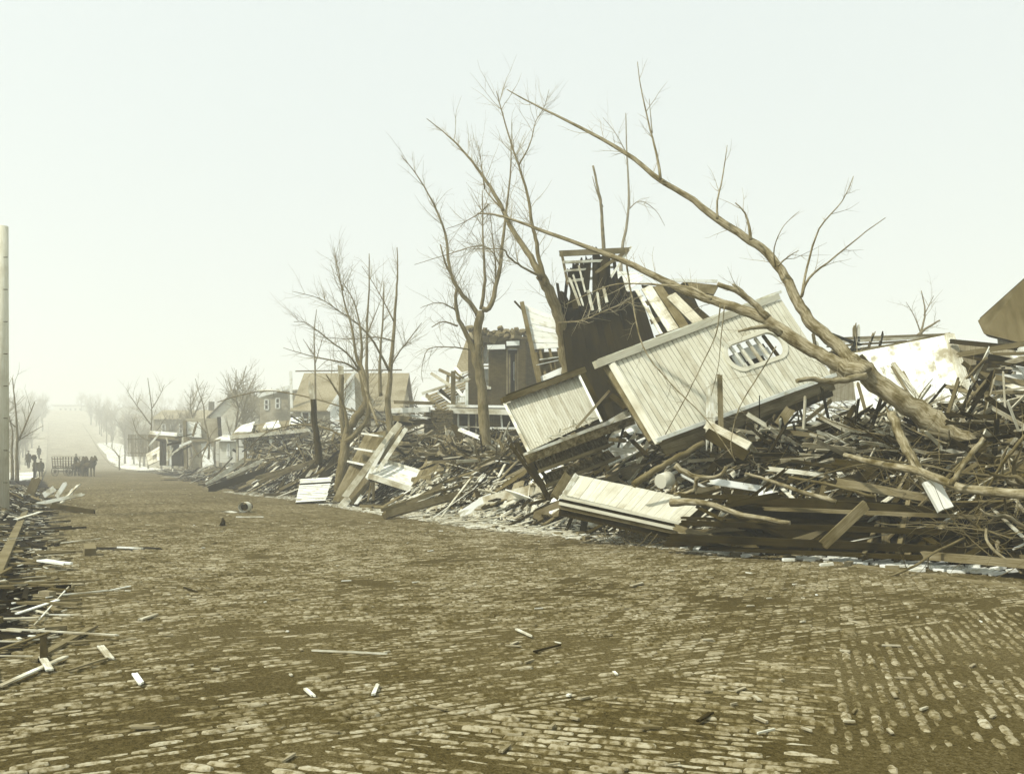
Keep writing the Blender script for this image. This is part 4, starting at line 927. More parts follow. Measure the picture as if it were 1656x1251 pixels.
for i, (x0, y0, x1, y1, w_, m_, lb) in enumerate(((540, 728, 492, 775, 14, 'dark', 'dark wide plank leaning left behind the lath panel'), (552, 735, 518, 780, 13, 'dark', 'dark wide plank leaning behind the lath panel, nearest the gnarled tree'), (528, 730, 500, 770, 5, 'pale', 'thin pale plank leaning behind the lath panel'),
      (430, 762, 345, 790, 12, 'dark', 'long dark beam lying low at the left front of the heaps'), (500, 700, 372, 778, 6, 'grey', 'long grey pole sloping down left across the left heaps'), (498, 750, 420, 772, 7, 'grey', 'short grey board under the long pole'), (520, 742, 425, 778, 6, 'grey', 'grey board sloping left beside the snapped black trunk'),
      (395, 745, 340, 782, 7, 'pale', 'pale board tilted at the far left of the heaps'), (440, 738, 372, 770, 5, 'pale', 'thin pale board above the long dark beam'), (505, 722, 470, 745, 10, 'pale', 'wide pale board beside the snapped black trunk'))):
    hp(lb, x0, y0, x1, y1, w_, m_, .05, dy=.4)
hp('pale folded board mass right of the slatted roof piece, upper of two', 745, 695, 825, 728, 7, 'white', .05, dy=.2)
hp('pale board right of the slatted roof piece, lower of two', 752, 712, 836, 728, 4, 'pale', .05, dy=.3)
hp('dark post leaning over the slatted roof piece', 735, 690, 750, 715, 10, 'dark', .1, dy=.3)
hp('pale flattened board heap left of the dark post', 680, 690, 738, 705, 14, 'pale', .05, dy=.1)
hp('long board reaching left behind the slatted roof piece', 640, 705, 700, 695, 6, 'pale', .05)
# -- brick house with torn roof
bh = thing('brick_house', 'dark brick house with its roof torn off behind the forked street tree', 'house', P(800, 700, 48))
Yb = 48.0
def wall_px(parent, x0, x1, y0, y1, Y0, Y1, holes, m, t=.3, name='wall', cols=1, topj=0):
    xs = sorted(set([x0, x1]+[h[0] for h in holes]+[h[1] for h in holes]+([x0+(x1-x0)*i/cols for i in range(cols)])))
    ys = sorted(set([y0, y1]+[h[2] for h in holes]+[h[3] for h in holes])); mb = MB()
    def YY(x): return Y0+(Y1-Y0)*(x-x0)/(x1-x0)
    for a, b in zip(xs, xs[1:]):
        j = random.uniform(-topj, topj)
        for c, d in zip(ys, ys[1:]):
            mx, my = (a+b)/2, (c+d)/2
            if any(h[0] < mx < h[1] and h[2] < my < h[3] for h in holes): continue
            jj = j if c == y0 else 0
            c_ = [P(a, c+jj, YY(a)), P(b, c+jj*.6, YY(b)), P(b, d, YY(b)), P(a, d, YY(a))]
            back = [q+Vector((0, t, 0)) for q in c_]; mb.prism(c_, back, [(q.x, q.z) for q in c_])
    return mb.build(name, M[m], parent)
wall_px(bh, 757, 850, 546, 720, 48, 47.4, [(781, 791, 560, 625), (820, 838, 562, 650)], 'wallbrick', .35, cols=9, topj=5)
wall_px(bh, 850, 880, 548, 700, 47.6, 50, [], 'wallbrick', .3)
m = MB(); m.prism([P(762, 528, 48.6), P(770, 560, 48.2), P(757, 600, 48), P(734, 604, 50)], [P(762, 528, 54), P(770, 560, 53), P(757, 600, 53), P(734, 604, 54)], [(0, 0), (0, 2), (2, 3), (3, 3)]); m.build('gable_roof', M['shingle'], bh)
wf = MB(); Yq = 47.9
for (a, b) in (((781, 560), (781, 625)), ((791, 560), (791, 625)), ((780, 592), (792, 592))): wf.beam(P(*a, Yq), P(*b, Yq), .07, .12, side=(1, 0, 0) if a[0] == b[0] else (0, 0, 1))
wf = wf.build('window', M['grey'], bh)
m = MB(); m.beam(P(786, 560, 48.2), P(786, 588, 48.2), .3, .03, side=(1, 0, 0)); m.build('blind', M['white'], wf)
m = MB(); m.beam(P(786, 596, 48.2), P(786, 624, 48.2), .3, .03, side=(1, 0, 0)); m.build('blind', M['white'], wf)
m = MB(); m.beam(P(779, 627, 47.8), P(794, 627, 47.8), .14, .12, side=(0, 0, 1)); m.build('sill', M['snow'], wf)
df = MB()
for (a, b) in (((820, 562), (820, 650)), ((838, 562), (838, 650)), ((819, 563), (839, 563)), ((824, 572), (824, 650)), ((834, 572), (834, 650))): df.beam(P(*a, 47.6), P(*b, 47.6), .09, .16, side=(1, 0, 0) if a[0] == b[0] else (0, 0, 1))
df = df.build('door_frame', M['grey'], bh)
m = MB(); m.beam(P(829, 565, 48.0), P(829, 650, 48.0), .62, .03, side=(1, 0, 0)); m.build('pane', M['glass'], df)
m = MB(); m.beam(P(831, 585, 47.9), P(831, 615, 47.9), .07, .03, side=(1, 0, 0)); m.build('curtain', M['white'], df)
for (x0, x1, y) in ((788, 817, 562), (819, 840, 556)):
    m = MB(); m.beam(P(x0, y, 47.5), P(x1, y-1, 47.5), .24, .3, side=(0, 0, 1)); m.build('lintel', M['snow'], bh)
proto = MB().box((0, 0, 0), (.24, .12, .09)).mesh('loose_brick', M['brick'])
random.seed(12)
for k in range(120):
    x = random.uniform(758, 858); y = 548-random.random()**2*14*(1 if x > 790 else 1.5)
    o = bpy.data.objects.new('brick', proto); COL.objects.link(o); o.parent = bh; o.location = P(x, y, random.uniform(47.4, 48.2))-Vector(bh.location)
    o.rotation_euler = (random.gauss(0, .4), random.gauss(0, .4), random.uniform(0, 3)); s_ = random.uniform(1, 2.2); o.scale = (s_, s_, s_)
for (x0, y0, x1, y1, w_) in ((778, 540, 845, 548, 4), (800, 545, 858, 536, 4), (762, 548, 795, 545, 3), (830, 540, 860, 530, 3)): bm(bh, 'broken_rafter', (x0, y0, 47.5), (x1, y1, 48), w_, 'grey', .08, jag=(.2, .3))
# porch of the brick house
po = thing('porch', 'low porch with snow on its flat roof and lattice panels below the brick house', 'porch', P(780, 710, 42))
bm(po, 'roof_beam', (728, 664, 42), (850, 667, 41), 9, 'pale', .4, side=(0, 0, 1)); bm(po, 'roof_snow', (729, 657, 42.4), (850, 659, 41.4), 4, 'snow', 1.2, side=(0, 0, 1))
bm(po, 'post', (733, 600, 42), (733, 700, 42), 7, 'grey', .2); bm(po, 'post', (755, 618, 42.2), (755, 655, 42.2), 4, 'white', .2)
for x in (741, 758, 770, 790): bm(po, 'post', (x, 668, 41.9), (x, 712, 41.9), 3, 'pale', .1)
bm(po, 'post', (810, 668, 41.5), (812, 692, 41.5), 3, 'white', .1)
m = MB(); qslab(m, quad([(735, 668, 42.6), (830, 668, 41.8), (830, 712, 41.8), (735, 712, 42.6)]), .05); m.build('screen', M['dark'], po)
bm(po, 'rail', (790, 692, 41.4), (835, 692, 41.2), 3, 'white', .08, side=(0, 0, 1)); bm(po, 'rail', (735, 690, 41.9), (775, 691, 41.8), 3, 'pale', .08, side=(0, 0, 1))
for k in range(15): bm(po, 'baluster', (792+k*2.9, 693, 41.35), (792+k*2.9, 713, 41.35), 1.2, 'pale', .04)
lat = MB()
for k in range(9):
    lat.beam(P(792+k*2.2, 670, 41.5), P(792+k*2.2, 691, 41.5), .02, .02, side=(1, 0, 0)); lat.beam(P(792, 671+k*2.3, 41.45), P(811, 671+k*2.3, 41.45), .02, .02, side=(0, 0, 1))
lat.build('lattice', M['grey'], po)
bm(po, 'railing', (737, 652, 42), (752, 652, 42), 3, 'pale', .06, side=(0, 0, 1))
for k in range(7): bm(po, 'baluster', (736+k*2.5, 640, 42), (736+k*2.5, 654, 42), 1.4, 'white', .04)
# collapsed roof frame left of brick house
cr = thing('collapsed_roof_frame', 'collapsed open roof frame of rafters left of the brick house', 'roof', P(715, 690, 44))
boards(cr, 'roof_board', quad([(688, 640, 45), (757, 614, 45), (735, 660, 43), (712, 672, 43)]), 8, 'grey', .03, .3, swap=True, jag=(.02, .08))
for (x0, y0, x1, y1, w_, m_) in ((683, 636, 758, 612, 4, 'pale'), (690, 638, 712, 660, 5, 'grey'), (712, 630, 735, 655, 6, 'dark'), (709, 635, 732, 653, 3, 'white'), (698, 604, 726, 622, 5, 'pale'), (711, 598, 742, 612, 5, 'grey'), (736, 594, 746, 605, 5, 'white'), (725, 605, 723, 625, 5, 'grey'), (683, 643, 698, 655, 4, 'white'), (736, 600, 755, 618, 4, 'grey'), (733, 622, 748, 640, 5, 'white'), (740, 606, 756, 602, 2, 'pale'), (745, 612, 756, 606, 2, 'grey')):
    bm(cr, 'rafter', (x0, y0, 44), (x1, y1, 43.6), w_, m_, .1, jag=(.05, .2))
lb = thing('low_brick_wall', 'low broken stretch of pale brick wall left of the porch', 'wall', P(712, 695, 41))
wall_px(lb, 686, 732, 662, 700, 41.5, 41.5, [], 'brick', .3, cols=5, topj=4, name='wall_core')
random.seed(17)
for r_ in range(9):
    for k in range(9):
        o = bpy.data.objects.new('brick', proto); COL.objects.link(o); o.parent = lb
        o.location = P(688+k*5+(r_ % 2)*2.5, 664+r_*4+random.gauss(0, .4), 41.4)-Vector(lb.location); o.scale = (.55, 1, .9); o.rotation_euler = (0, random.gauss(0, .04), random.gauss(0, .1))
random.seed(18)
for (x0, y0, x1, y1, w_, m_, lb_) in ((632, 664, 690, 662, 8, 'white', 'white fallen beam stretching left from the low brick wall'), (640, 650, 700, 652, 5, 'grey', 'grey fallen beam above the white one'), (630, 675, 662, 678, 9, 'grey', 'short grey beam below the white fallen beam'), (668, 672, 690, 676, 3, 'white', 'thin white stick beside the low brick wall'), (640, 685, 700, 680, 8, 'dark', 'dark timber along the top of the middle heap')):
    o = bm(None, 'beam', (x0, y0, 41), (x1, y1, 40.5), w_, m_, .2, side=(0, 0, 1), jag=(.1, .3)); tag(o, lb_, 'beam')
# debris hiding the gaps behind heaps: broken boards massed at mid distance
mass = {'grey': MB(), 'pale': MB(), 'dark': MB()}
for k in range(1700):
    x = random.uniform(400, 860) if k < 900 else random.uniform(1000, 1680); lo = 662 if x < 700 else ((718 if x > 725 else 692) if x < 860 else (690 if x < 1290 else 632))
    y = random.uniform(lo-(22 if x > 1480 else 0)+ (14 if x < 560 else 0)+(20 if x < 480 else 0), 745); p = hit(x, y, random.uniform(0, .5), 14 if x > 900 else 30)
    an = random.uniform(0, 3.14) if x < 900 else random.gauss(.25, .9); d = Vector((math.cos(an), random.gauss(0, .5), math.sin(an)*.5)).normalized(); L = random.uniform(.4, 1.6) if x < 900 else random.uniform(.5, 2.6)
    mass[random.choice(('grey', 'pale', 'pale', 'dark', 'dark') if x > 900 else ('grey', 'pale', 'grey', 'dark'))].beam(p-d*L/2, p+d*L/2, random.uniform(.03, .11), .025, side=Vector((0, random.gauss(-.4, .4), 1)), jag=(.06, .2))
for k_, mb in mass.items(): tag(mb.build('broken_boards', M[k_]), 'mass of %s broken boards crowning the heaps' % k_, kind='stuff')

random.seed(63)
for k in range(26):
    x0 = random.uniform(1130, 1600); y0 = random.uniform(655, 800); L = random.uniform(60, 190); an = random.gauss(-.22, .35)
    p = hit(x0, y0, .2); a = P(x0-L/2*math.cos(an), y0-L/2*math.sin(an), p.y-.2); b = P(x0+L/2*math.cos(an), y0+L/2*math.sin(an), p.y-.2+random.gauss(0, .4)); mk = random.choice(('pale', 'grey', 'dark', 'white', 'dark'))
    mb = MB(); d = (b-a).normalized(); mb.beam(a, b, random.uniform(.05, .2), .035, side=Vector((-d.z, .4, d.x)), jag=(.15, .4))
    wd_ = {'pale': 'pale', 'grey': 'weathered', 'dark': 'dark', 'white': 'white painted'}[mk]; sd = 'left of' if x0 < 1380 else 'right of'
    mb.build('plank', M[mk], None, 'long %s split plank on top of the heap %s the fallen trunk' % (wd_, sd), 'plank', 'long %s planks %s the fallen trunk' % (wd_, sd))
# ------------------------------------------------------------------ houses farther down the street
def gable_house(name, label, x0, x1, ytop, yeave, ybase, Y, depth, wm, rm, ridge='x', wins=(), cat='house', chimney=None):
    """ridge 'x': long side to the camera; 'y': gable end to the camera. All numbers in photo pixels at depth Y"""
    t = thing(name, label, cat, P((x0+x1)/2, ybase, Y)); k = Y/F
    A = P(x0, ybase, Y); B = P(x1, ybase, Y); ze = P(0, yeave, Y).z; zr = P(0, ytop, Y).z; zb = A.z
    m = MB()
    def face(pts, uv): 
        b = len(m.v); m.v.extend([tuple(p) for p in pts]); m.face(range(b, b+len(pts)), uv)
    w_ = B.x-A.x; xm = (A.x+B.x)/2
    def V(x, y, z): return Vector((x, Y+y, z))
    if ridge == 'y':
        for yy in (0, depth): face([V(A.x, yy, zb), V(B.x, yy, zb), V(B.x, yy, ze), V(xm, yy, zr), V(A.x, yy, ze)], [(0, 0), (w_, 0), (w_, ze-zb), (w_/2, zr-zb), (0, ze-zb)])
        for xx in (A.x, B.x): face([V(xx, 0, zb), V(xx, depth, zb), V(xx, depth, ze), V(xx, 0, ze)], [(0, 0), (depth, 0), (depth, ze-zb), (0, ze-zb)])
    else:
        for yy in (0, depth): face([V(A.x, yy, zb), V(B.x, yy, zb), V(B.x, yy, ze), V(A.x, yy, ze)], [(0, 0), (w_, 0), (w_, ze-zb), (0, ze-zb)])
        for xx in (A.x, B.x): face([V(xx, 0, zb), V(xx, depth, zb), V(xx, depth, ze), V(xx, depth/2, zr), V(xx, 0, ze)], [(0, 0), (depth, 0), (depth, ze-zb), (depth/2, zr-zb), (0, ze-zb)])
    m.build('wall', M[wm], t)
    r_ = MB(); o_ = .35
    if ridge == 'y':
        for s in (-1, 1):
            xe = xm+s*(w_/2+o_); ze_ = ze-o_*(zr-ze)/(w_/2)
            c = [V(xm, -o_, zr+.05), V(xm, depth+o_, zr+.05), V(xe, depth+o_, ze_+.05), V(xe, -o_, ze_+.05)]
            r_.prism([q+Vector((0, 0, .12)) for q in c], c, [(0, 0), (depth, 0), (depth, w_*.7), (0, w_*.7)])
    else:
        for s in (-1, 1):
            ye = depth/2+s*(depth/2+o_); ze_ = ze-o_*(zr-ze)/(depth/2)
            c = [V(A.x-o_, depth/2, zr+.05), V(B.x+o_, depth/2, zr+.05), V(B.x+o_, ye, ze_+.05), V(A.x-o_, ye, ze_+.05)]
            r_.prism([q+Vector((0, 0, .12)) for q in c], c, [(0, 0), (w_, 0), (w_, depth*.7), (0, depth*.7)])
    ro = r_.build('roof', M[rm], t)
    for (a, b, c, d) in wins:
        f = MB(); y_ = Y-.04
        for (p, q) in (((a, c), (a, d)), ((b, c), (b, d)), ((a, c), (b, c)), ((a, d), (b, d)), ((a, (c+d)/2), (b, (c+d)/2))):
            f.beam(P(*p, y_), P(*q, y_), .12, .1, side=(1, 0, 0) if p[0] == q[0] else (0, 0, 1))
        f = f.build('window', M['white'], t)
        g = MB(); g.beam(P((a+b)/2, c, Y-.02), P((a+b)/2, d, Y-.02), (b-a)*k, .02, side=(1, 0, 0)); g.build('pane', M['glass'], f)
    if chimney:
        x, y = chimney; c_ = MB().box(P(x, y+8, Y+depth/2), (.7, .7, 22*k)); c_.build('chimney', M['wallbrick'], ro)
    return t
gh = gable_house('grey_roofed_house', 'big house with a broad grey shingled roof behind the gnarled tree', 478, 645, 598, 662, 760, 74, 9, 'clapg', 'shingle', 'x', [(488, 500, 640+26, 690)], chimney=None)
m = MB(); m.prism([P(573, 606, 73.5), P(534, 662, 73.5), P(534, 745, 73.5), P(578, 745, 73.5)], [P(573, 606, 78), P(534, 662, 77), P(534, 745, 77), P(578, 745, 77)], [(0, 3), (2, 1), (2, 0), (0, 0)]); m.build('front_gable', M['white'], gh)
bm(gh, 'gable_trim', (575, 600, 73.3), (530, 664, 73.3), 5, 'white', .15); bm(gh, 'gable_trim', (570, 612, 73.3), (548, 642, 73.3), 2, 'dark', .1)
bm(gh, 'gable_trim', (470, 600, 74), (472, 668, 74), 4, 'white', .15); bm(gh, 'gable_trim', (478, 600, 73.8), (650, 598, 73.8), 2, 'grey', .1, side=(0, 0, 1))
gable_house('white_gabled_house', 'tall white gabled house end left of the flat-fronted house', 340, 418, 634, 672, 745, 105, 10, 'clap', 'shingle', 'y')
gable_house('flat_fronted_house', 'pale flat-fronted house just left of the grey roofed house', 420, 466, 627, 633, 750, 95, 8, 'clapg', 'clap', 'x', [(428, 434, 646, 662), (446, 452, 644, 660)])
fc2 = bpy.context.scene.objects.get('flat_fronted_house'); bm(fc2, 'cornice', (418, 640, 94), (468, 626, 94), 6, 'white', .4, side=(0, 0, 1))
gable_house('long_dark_house', 'long low dark house fading in haze behind the picket fence', 248, 345, 662, 678, 745, 135, 9, 'clapg', 'shingle', 'x', [(262, 267, 686, 700), (276, 281, 686, 700), (290, 295, 686, 700), (310, 315, 684, 700)], chimney=(342, 652))
gable_house('small_shed', 'small pale shed with a lean roof beside the left porch', 355, 381, 706, 713, 748, 70, 4, 'clap', 'snow', 'x', [(368, 371, 718, 738)], cat='shed')
bxh = thing('gutted_house', 'gutted two storey house with blank white upper wall before the white gabled house', 'house', P(330, 750, 84))
wall_px(bxh, 300, 356, 676, 758, 84, 84, [(325, 345, 722, 757), (302, 312, 720, 757), (347, 354, 712, 757)], 'clapg', .3)
m = MB(); qslab(m, quad([(302, 681, 83.7), (324, 683, 83.7), (326, 707, 83.7), (303, 706, 83.7)]), .08); m.build('white_panel', M['white'], bxh)
m = MB(); qslab(m, quad([(325, 717, 83.6), (340, 715, 83.6), (346, 750, 83), (328, 756, 83)]), .08); m.build('white_panel', M['white'], bxh)
bm(bxh, 'corner_post', (354, 674, 83.6), (356, 706, 83.6), 5, 'dark', .2); bm(bxh, 'cornice', (298, 713, 83.4), (356, 711, 83.4), 4, 'grey', .5, side=(0, 0, 1)); bm(bxh, 'corner_post', (299, 680, 83.6), (301, 758, 83.6), 5, 'grey', .3)
random.seed(77)
for k in range(26):
    x0 = random.uniform(250, 500); y0 = random.uniform(690, 745); an = random.gauss(0, .9); L = random.uniform(10, 34); hz0 = random.uniform(62, 80)
    o = bm(None, 'broken_board', (x0, y0, hz0), (x0+L*math.cos(an), y0+L*math.sin(an), hz0), random.uniform(1.5, 4), random.choice(('grey', 'pale', 'white', 'dark')), .06, jag=(.1, .4)); tag(o, 'splintered board hanging in the wreckage of the far porches', 'board', 'splintered boards in the wreckage of the far porches')
cp = thing('collapsed_porch', 'collapsed porch with snow on its roof and one white post, left of the gutted house', 'porch', P(280, 750, 88))
bm(cp, 'roof', (252, 708, 88), (300, 712, 87), 7, 'grey', 2.2, side=(0, .2, 1)); bm(cp, 'roof_snow', (254, 703, 88), (298, 706, 87), 6, 'snow', 2.2, side=(0, .2, 1))
for (x, w_, m_) in ((271, 3, 'pale'), (276, 3, 'white'), (293, 4, 'dark'), (262, 3, 'dark')): bm(cp, 'post', (x, 714, 87), (x, 752, 87), w_, m_, .15)
m = MB(); qslab(m, quad([(258, 714, 90), (300, 715, 89), (300, 754, 89), (258, 752, 90)]), .1); m.build('wall', M['dark'], cp)
bm(cp, 'brace', (276, 736, 86.5), (296, 720, 86.5), 3, 'pale', .1)
fl = thing('leaning_wall_flap', 'pale leaning wall flap with one square hole far down the right side', 'wall', P(250, 745, 92))
Qf = quad([(236, 734, 93), (264, 718, 93), (262, 742, 91), (240, 752, 91)])
for rg in ((0, .35, 0, 1), (.62, 1, 0, 1), (.35, .62, 0, .4), (.35, .62, .75, 1)): qslab(MB(), Qf, .08, 0, rg).build('panel', M['pale'], fl)
# left porch with snow patched roof
lpz = thing('long_porch', 'long single-storey porch with torn snow-patched roof and thin posts', 'porch', P(440, 750, 62))
m = MB(); qslab(m, quad([(384, 690, 66), (490, 676, 66), (500, 694, 60), (372, 706, 60)]), .25); m.build('roof', M['grey'], lpz)
for Q4 in (quad([(390, 690, 65.5), (412, 684, 65.5), (406, 700, 61.5), (378, 702, 61.5)]), quad([(430, 686, 65.5), (450, 681, 65.5), (455, 694, 61.5), (424, 696, 61.5)]), quad([(470, 678, 65.5), (486, 677, 65.5), (490, 690, 61.5), (466, 692, 61.5)])):
    m = MB(); qslab(m, [q+Vector((0, 0, .12)) for q in Q4], .08); m.build('roof_snow', M['snow'], lpz)
bm(lpz, 'fascia', (372, 707, 59.8), (502, 695, 59.8), 6, 'pale', .2, side=(0, 0, 1))
for (x, w_, m_) in ((397, 4, 'grey'), (409, 3, 'grey'), (417, 3, 'pale'), (438, 4, 'white'), (456, 3, 'white'), (476, 4, 'dark'), (384, 3, 'pale')): bm(lpz, 'post', (x, 706-(x-372)*.09, 60), (x, 750, 60), w_, m_, .15)
m = MB(); qslab(m, quad([(384, 703, 64), (418, 700, 64), (418, 742, 64), (384, 745, 64)]), .1); m.build('house_wall', M['white'], lpz)
m = MB(); qslab(m, quad([(418, 700, 64.4), (500, 694, 64.4), (500, 745, 64.4), (418, 745, 64.4)]), .1); m.build('house_wall', M['clapg'], lpz)
bm(lpz, 'rail', (384, 722, 60), (420, 722, 60), 1.5, 'grey', .06, side=(0, 0, 1)); bm(lpz, 'brace', (404, 704, 60), (416, 742, 60), 2, 'dark', .06)
# picket fence
pf = thing('picket_fence', 'picket fence around the far yard behind the bare kerb trees', 'fence', P(232, 742, 100))
for k in range(22): bm(pf, 'picket', (208+k*2.25, 702+.3*math.sin(k), 100), (208+k*2.25, 738, 100), 1.3, 'grey', .04)
bm(pf, 'rail', (206, 710, 100.2), (258, 710, 100.2), 1.3, 'grey', .06, side=(0, 0, 1)); bm(pf, 'rail', (206, 732, 100.2), (258, 732, 100.2), 1.3, 'grey', .06, side=(0, 0, 1))
# far white building on the hill
fb_ = thing('hilltop_building', 'small faint white building with a row of windows at the far end of the street', 'building', P(112, 668, 520))
m = MB(); m.beam(P(92, 662, 520), P(136, 662, 520), 3.6, 8, side=(0, 0, 1)); m.build('wall', M['white'], fb_)
for k in range(5): bm(fb_, 'window', (98+k*8, 660, 515.8), (98+k*8, 665, 515.8), 3, 'dark', .2)
bm(fb_, 'roof', (90, 656, 520), (138, 656, 520), 1.5, 'grey', 9, side=(0, 0, 1))
# far houses down both sides
hs = [(150, -16, 8, 'clap', 'left'), (185, -18, 7, 'clapg', 'left'), (225, -17, 9, 'clap', 'left'), (270, -18, 8, 'clapg', 'left'), (170, 24, 8, 'clapg', 'right'), (205, 25, 9, 'clap', 'right'), (245, 24, 8, 'clapg', 'right'), (290, 26, 9, 'clap', 'right'), (335, 25, 8, 'clapg', 'right'), (385, 26, 9, 'clap', 'right')]
words_ = ['nearest', 'second', 'third', 'fourth', 'fifth', 'farthest']; cnt = {'left': 0, 'right': 0}
for a, b, h, wm, sd in hs:
    p = st(a, b, gz(a)); Y = p.y; k = F/Y; x = HX+p.x*k; yb = HY-(p.z-CH)*k; i = cnt[sd]; cnt[sd] += 1
    gable_house('far_house', '%s of the hazy gabled houses down the %s side of the street' % (words_[i], sd), x-4.5*k, x+4.5*k, yb-h*k, yb-(h-3)*k, yb+1.2*k, Y, 9, wm, 'shingle', 'y' if i % 2 else 'x',
                [(x-3*k, x-2*k, yb-3*k, yb-1.3*k), (x+1.6*k, x+2.6*k, yb-3*k, yb-1.3*k)])
# snow patches on the far pavements
def snow_patch(label, pts, grp=None):
    ps = [st(a, b) for a, b in pts]; c = sum((Vector(p) for p in ps), Vector())/len(ps); m = MB(); top = []
    N = len(ps)*6
    for i in range(N):
        t = i/6; q = ps[int(t) % len(ps)].lerp(ps[(int(t)+1) % len(ps)], t-int(t)); q = q+(q-c)*random.uniform(-.12, .12); a_, b_ = ab(q.x, q.y); q.z = ground_z(a_, b_, q)+.16; top.append(q)
    m.prism(top, [q-Vector((0, 0, .3)) for q in top], [(q.x, q.y) for q in top]); o = m.build('snow_patch', M['snow']); tag(o, label, 'snow patch', grp)
snow_patch('snow patch on the verge beside the sapling', [(112, 12.6), (112, 16), (140, 17), (138, 12.6)])
snow_patch('long snow strip on the right pavement beyond the sapling', [(145, 12.8), (145, 17.5), (215, 18), (215, 12.8)])
snow_patch('snow patch before the collapsed porch', [(106, 17), (106, 22), (120, 23), (125, 18)])
snow_patch('farthest snow patch up the right pavement', [(222, 13), (222, 19), (300, 20), (300, 13)])
snow_patch('snowy pavement on the left behind the telephone pole', [(52, -2.6), (52, -5.5), (72, -6), (74, -1.6)])
snow_patch('second snowy stretch of the left pavement where people walk', [(80, -1.4), (80, -5), (125, -5), (125, -1.4)])
# ------------------------------------------------------------------ telephone pole
pole = thing('telephone_pole', 'tall telephone pole cut by the left frame edge', 'pole', P(2, 836, 27.5))
MB().tube([P(2, 840, 27.5), P(3, 600, 27.5), P(4, 366, 27.5)], [.23, .20, .17], 12, rough=.03).build('shaft', M['bead'], pole)
for k in range(8): bm(pole, 'climbing_spike', (6, 780-k*52, 27.3), (12, 780-k*52, 27.2), 1.2, 'dark', .02, side=(0, 0, 1))
# street post near people
pp = thing('street_post', 'thin dark post with a lamp head among the people on the left pavement', 'lamp post', P(55, 780, 74))
MB().tube([P(55, 783, 74), P(55, 742, 74)], [.07, .05], 8).build('shaft', M['dark'], pp); MB().tube([P(55, 744, 74), P(55, 740, 74), P(55, 735, 74)], [.1, .25, .12], 8).build('lamp_head', M['dark'], pp)
# ------------------------------------------------------------------ people, horses, wagon
def skin_mesh(name, verts, edges, radii, m, sub=1):
    me = bpy.data.meshes.new(name); me.from_pydata([tuple(v_) for v_ in verts], edges, []); o = bpy.data.objects.new(name, me); COL.objects.link(o)
    o.modifiers.new('skin', 'SKIN'); s = o.modifiers.new('subdivision', 'SUBSURF'); s.levels = sub; s.render_levels = sub
    if not me.skin_vertices: me.skin_vertices.new() if hasattr(me.skin_vertices, 'new') else None
    for sv, r_ in zip(me.skin_vertices[0].data, radii): sv.radius = (r_, r_) if not isinstance(r_, tuple) else r_
    me.skin_vertices[0].data[0].use_root = True; me.materials.append(m)
    return o
def person(label, loc, yaw, stride=.2, seated=False):
    t = thing('person', label, 'person', loc); t.rotation_euler = (0, 0, yaw)
    hz = .92
    if seated:
        V_ = [(0, 0, .45), (0, .02, .7), (0, 0, .95), (0, 0, 1.03), (0, -.01, 1.13), (0, .005, 1.22),
              (.1, 0, .45), (.12, -.42, .47), (.12, -.45, .05), (.12, -.58, .02), (-.1, 0, .45), (-.12, -.42, .47), (-.12, -.45, .05), (-.12, -.58, .02),
              (.19, 0, .9), (.24, -.1, .65), (.16, -.36, .66), (-.19, 0, .9), (-.24, -.1, .65), (-.16, -.36, .66)]
    else:
        V_ = [(0, 0, hz), (0, .01, 1.15), (0, 0, 1.38), (0, 0, 1.48), (0, -.015, 1.57), (0, 0, 1.67),
              (.09, 0, hz-.04), (.11, -stride*.5, .5), (.11, -stride*.6, .08), (.11, -stride*.6-.16, .04), (-.09, 0, hz-.04), (-.11, stride*.35, .5), (-.11, stride, .1), (-.11, stride-.14, .04),
              (.19, 0, 1.38), (.25, .04+stride*.3, 1.1), (.24, stride*.2-.12, .87), (-.19, 0, 1.38), (-.25, .04, 1.1), (-.24, -stride*.3-.1, .87)]
    E = [(0, 1), (1, 2), (2, 3), (3, 4), (4, 5), (0, 6), (6, 7), (7, 8), (8, 9), (0, 10), (10, 11), (11, 12), (12, 13), (2, 14), (14, 15), (15, 16), (2, 17), (17, 18), (18, 19)]
    rd = [(.17, .13), (.16, .12), (.18, .12), .06, .095, .085, .1, .075, .05, .045, .1, .075, .05, .045, .075, .05, .04, .075, .05, .04]
    b = skin_mesh('body', V_, E, rd, M['cloth'], 2); b.parent = t
    top = V_[5]; h = MB(); c = Vector(top)
    h.tube([c+Vector((0, 0, .02)), c+Vector((0, 0, .035)), c+Vector((0, 0, .05)), c+Vector((0, 0, .13))], [.15, .15, .095, .085], 12)
    ho = bpy.data.objects.new('hat', h.mesh('hat', M['cloth'])); COL.objects.link(ho); ho.parent = t
    f_ = MB(); f_.tube([c+Vector((0, -.075, -.1)), c+Vector((0, -.1, -.06)), c+Vector((0, -.085, -.01))], [.03, .05, .04], 6)
    fo = bpy.data.objects.new('face', f_.mesh('face', M['skin'])); COL.objects.link(fo); fo.parent = t
    if not seated:      # long coat
        k_ = MB(); k_.tube([Vector((0, 0, .62)), Vector((0, 0, .9)), Vector((0, 0, 1.2)), Vector((0, 0, 1.4))], [.25, .21, .2, .17], 10)
        ko = bpy.data.objects.new('coat', k_.mesh('coat', M['cloth'])); COL.objects.link(ko); ko.parent = t
    return t
def on_ground(px, py):
    Y = 20
    while Y < 500:
        p = P(px, py, Y); a, b = ab(p.x, p.y)
        if p.z <= gz(a): return p
        Y *= 1.003
    return P(px, py, 150)
g1 = P(66, 779, 80); g1.z = gz(ab(g1.x, g1.y)[0])
person('man in a dark coat walking on the left pavement, nearest the wagon', g1, R(20), .25)
g2 = P(57, 779, 82); g2.z = 0; person('man in dark clothes standing behind the lamp post on the left pavement', g2, R(160), .1)
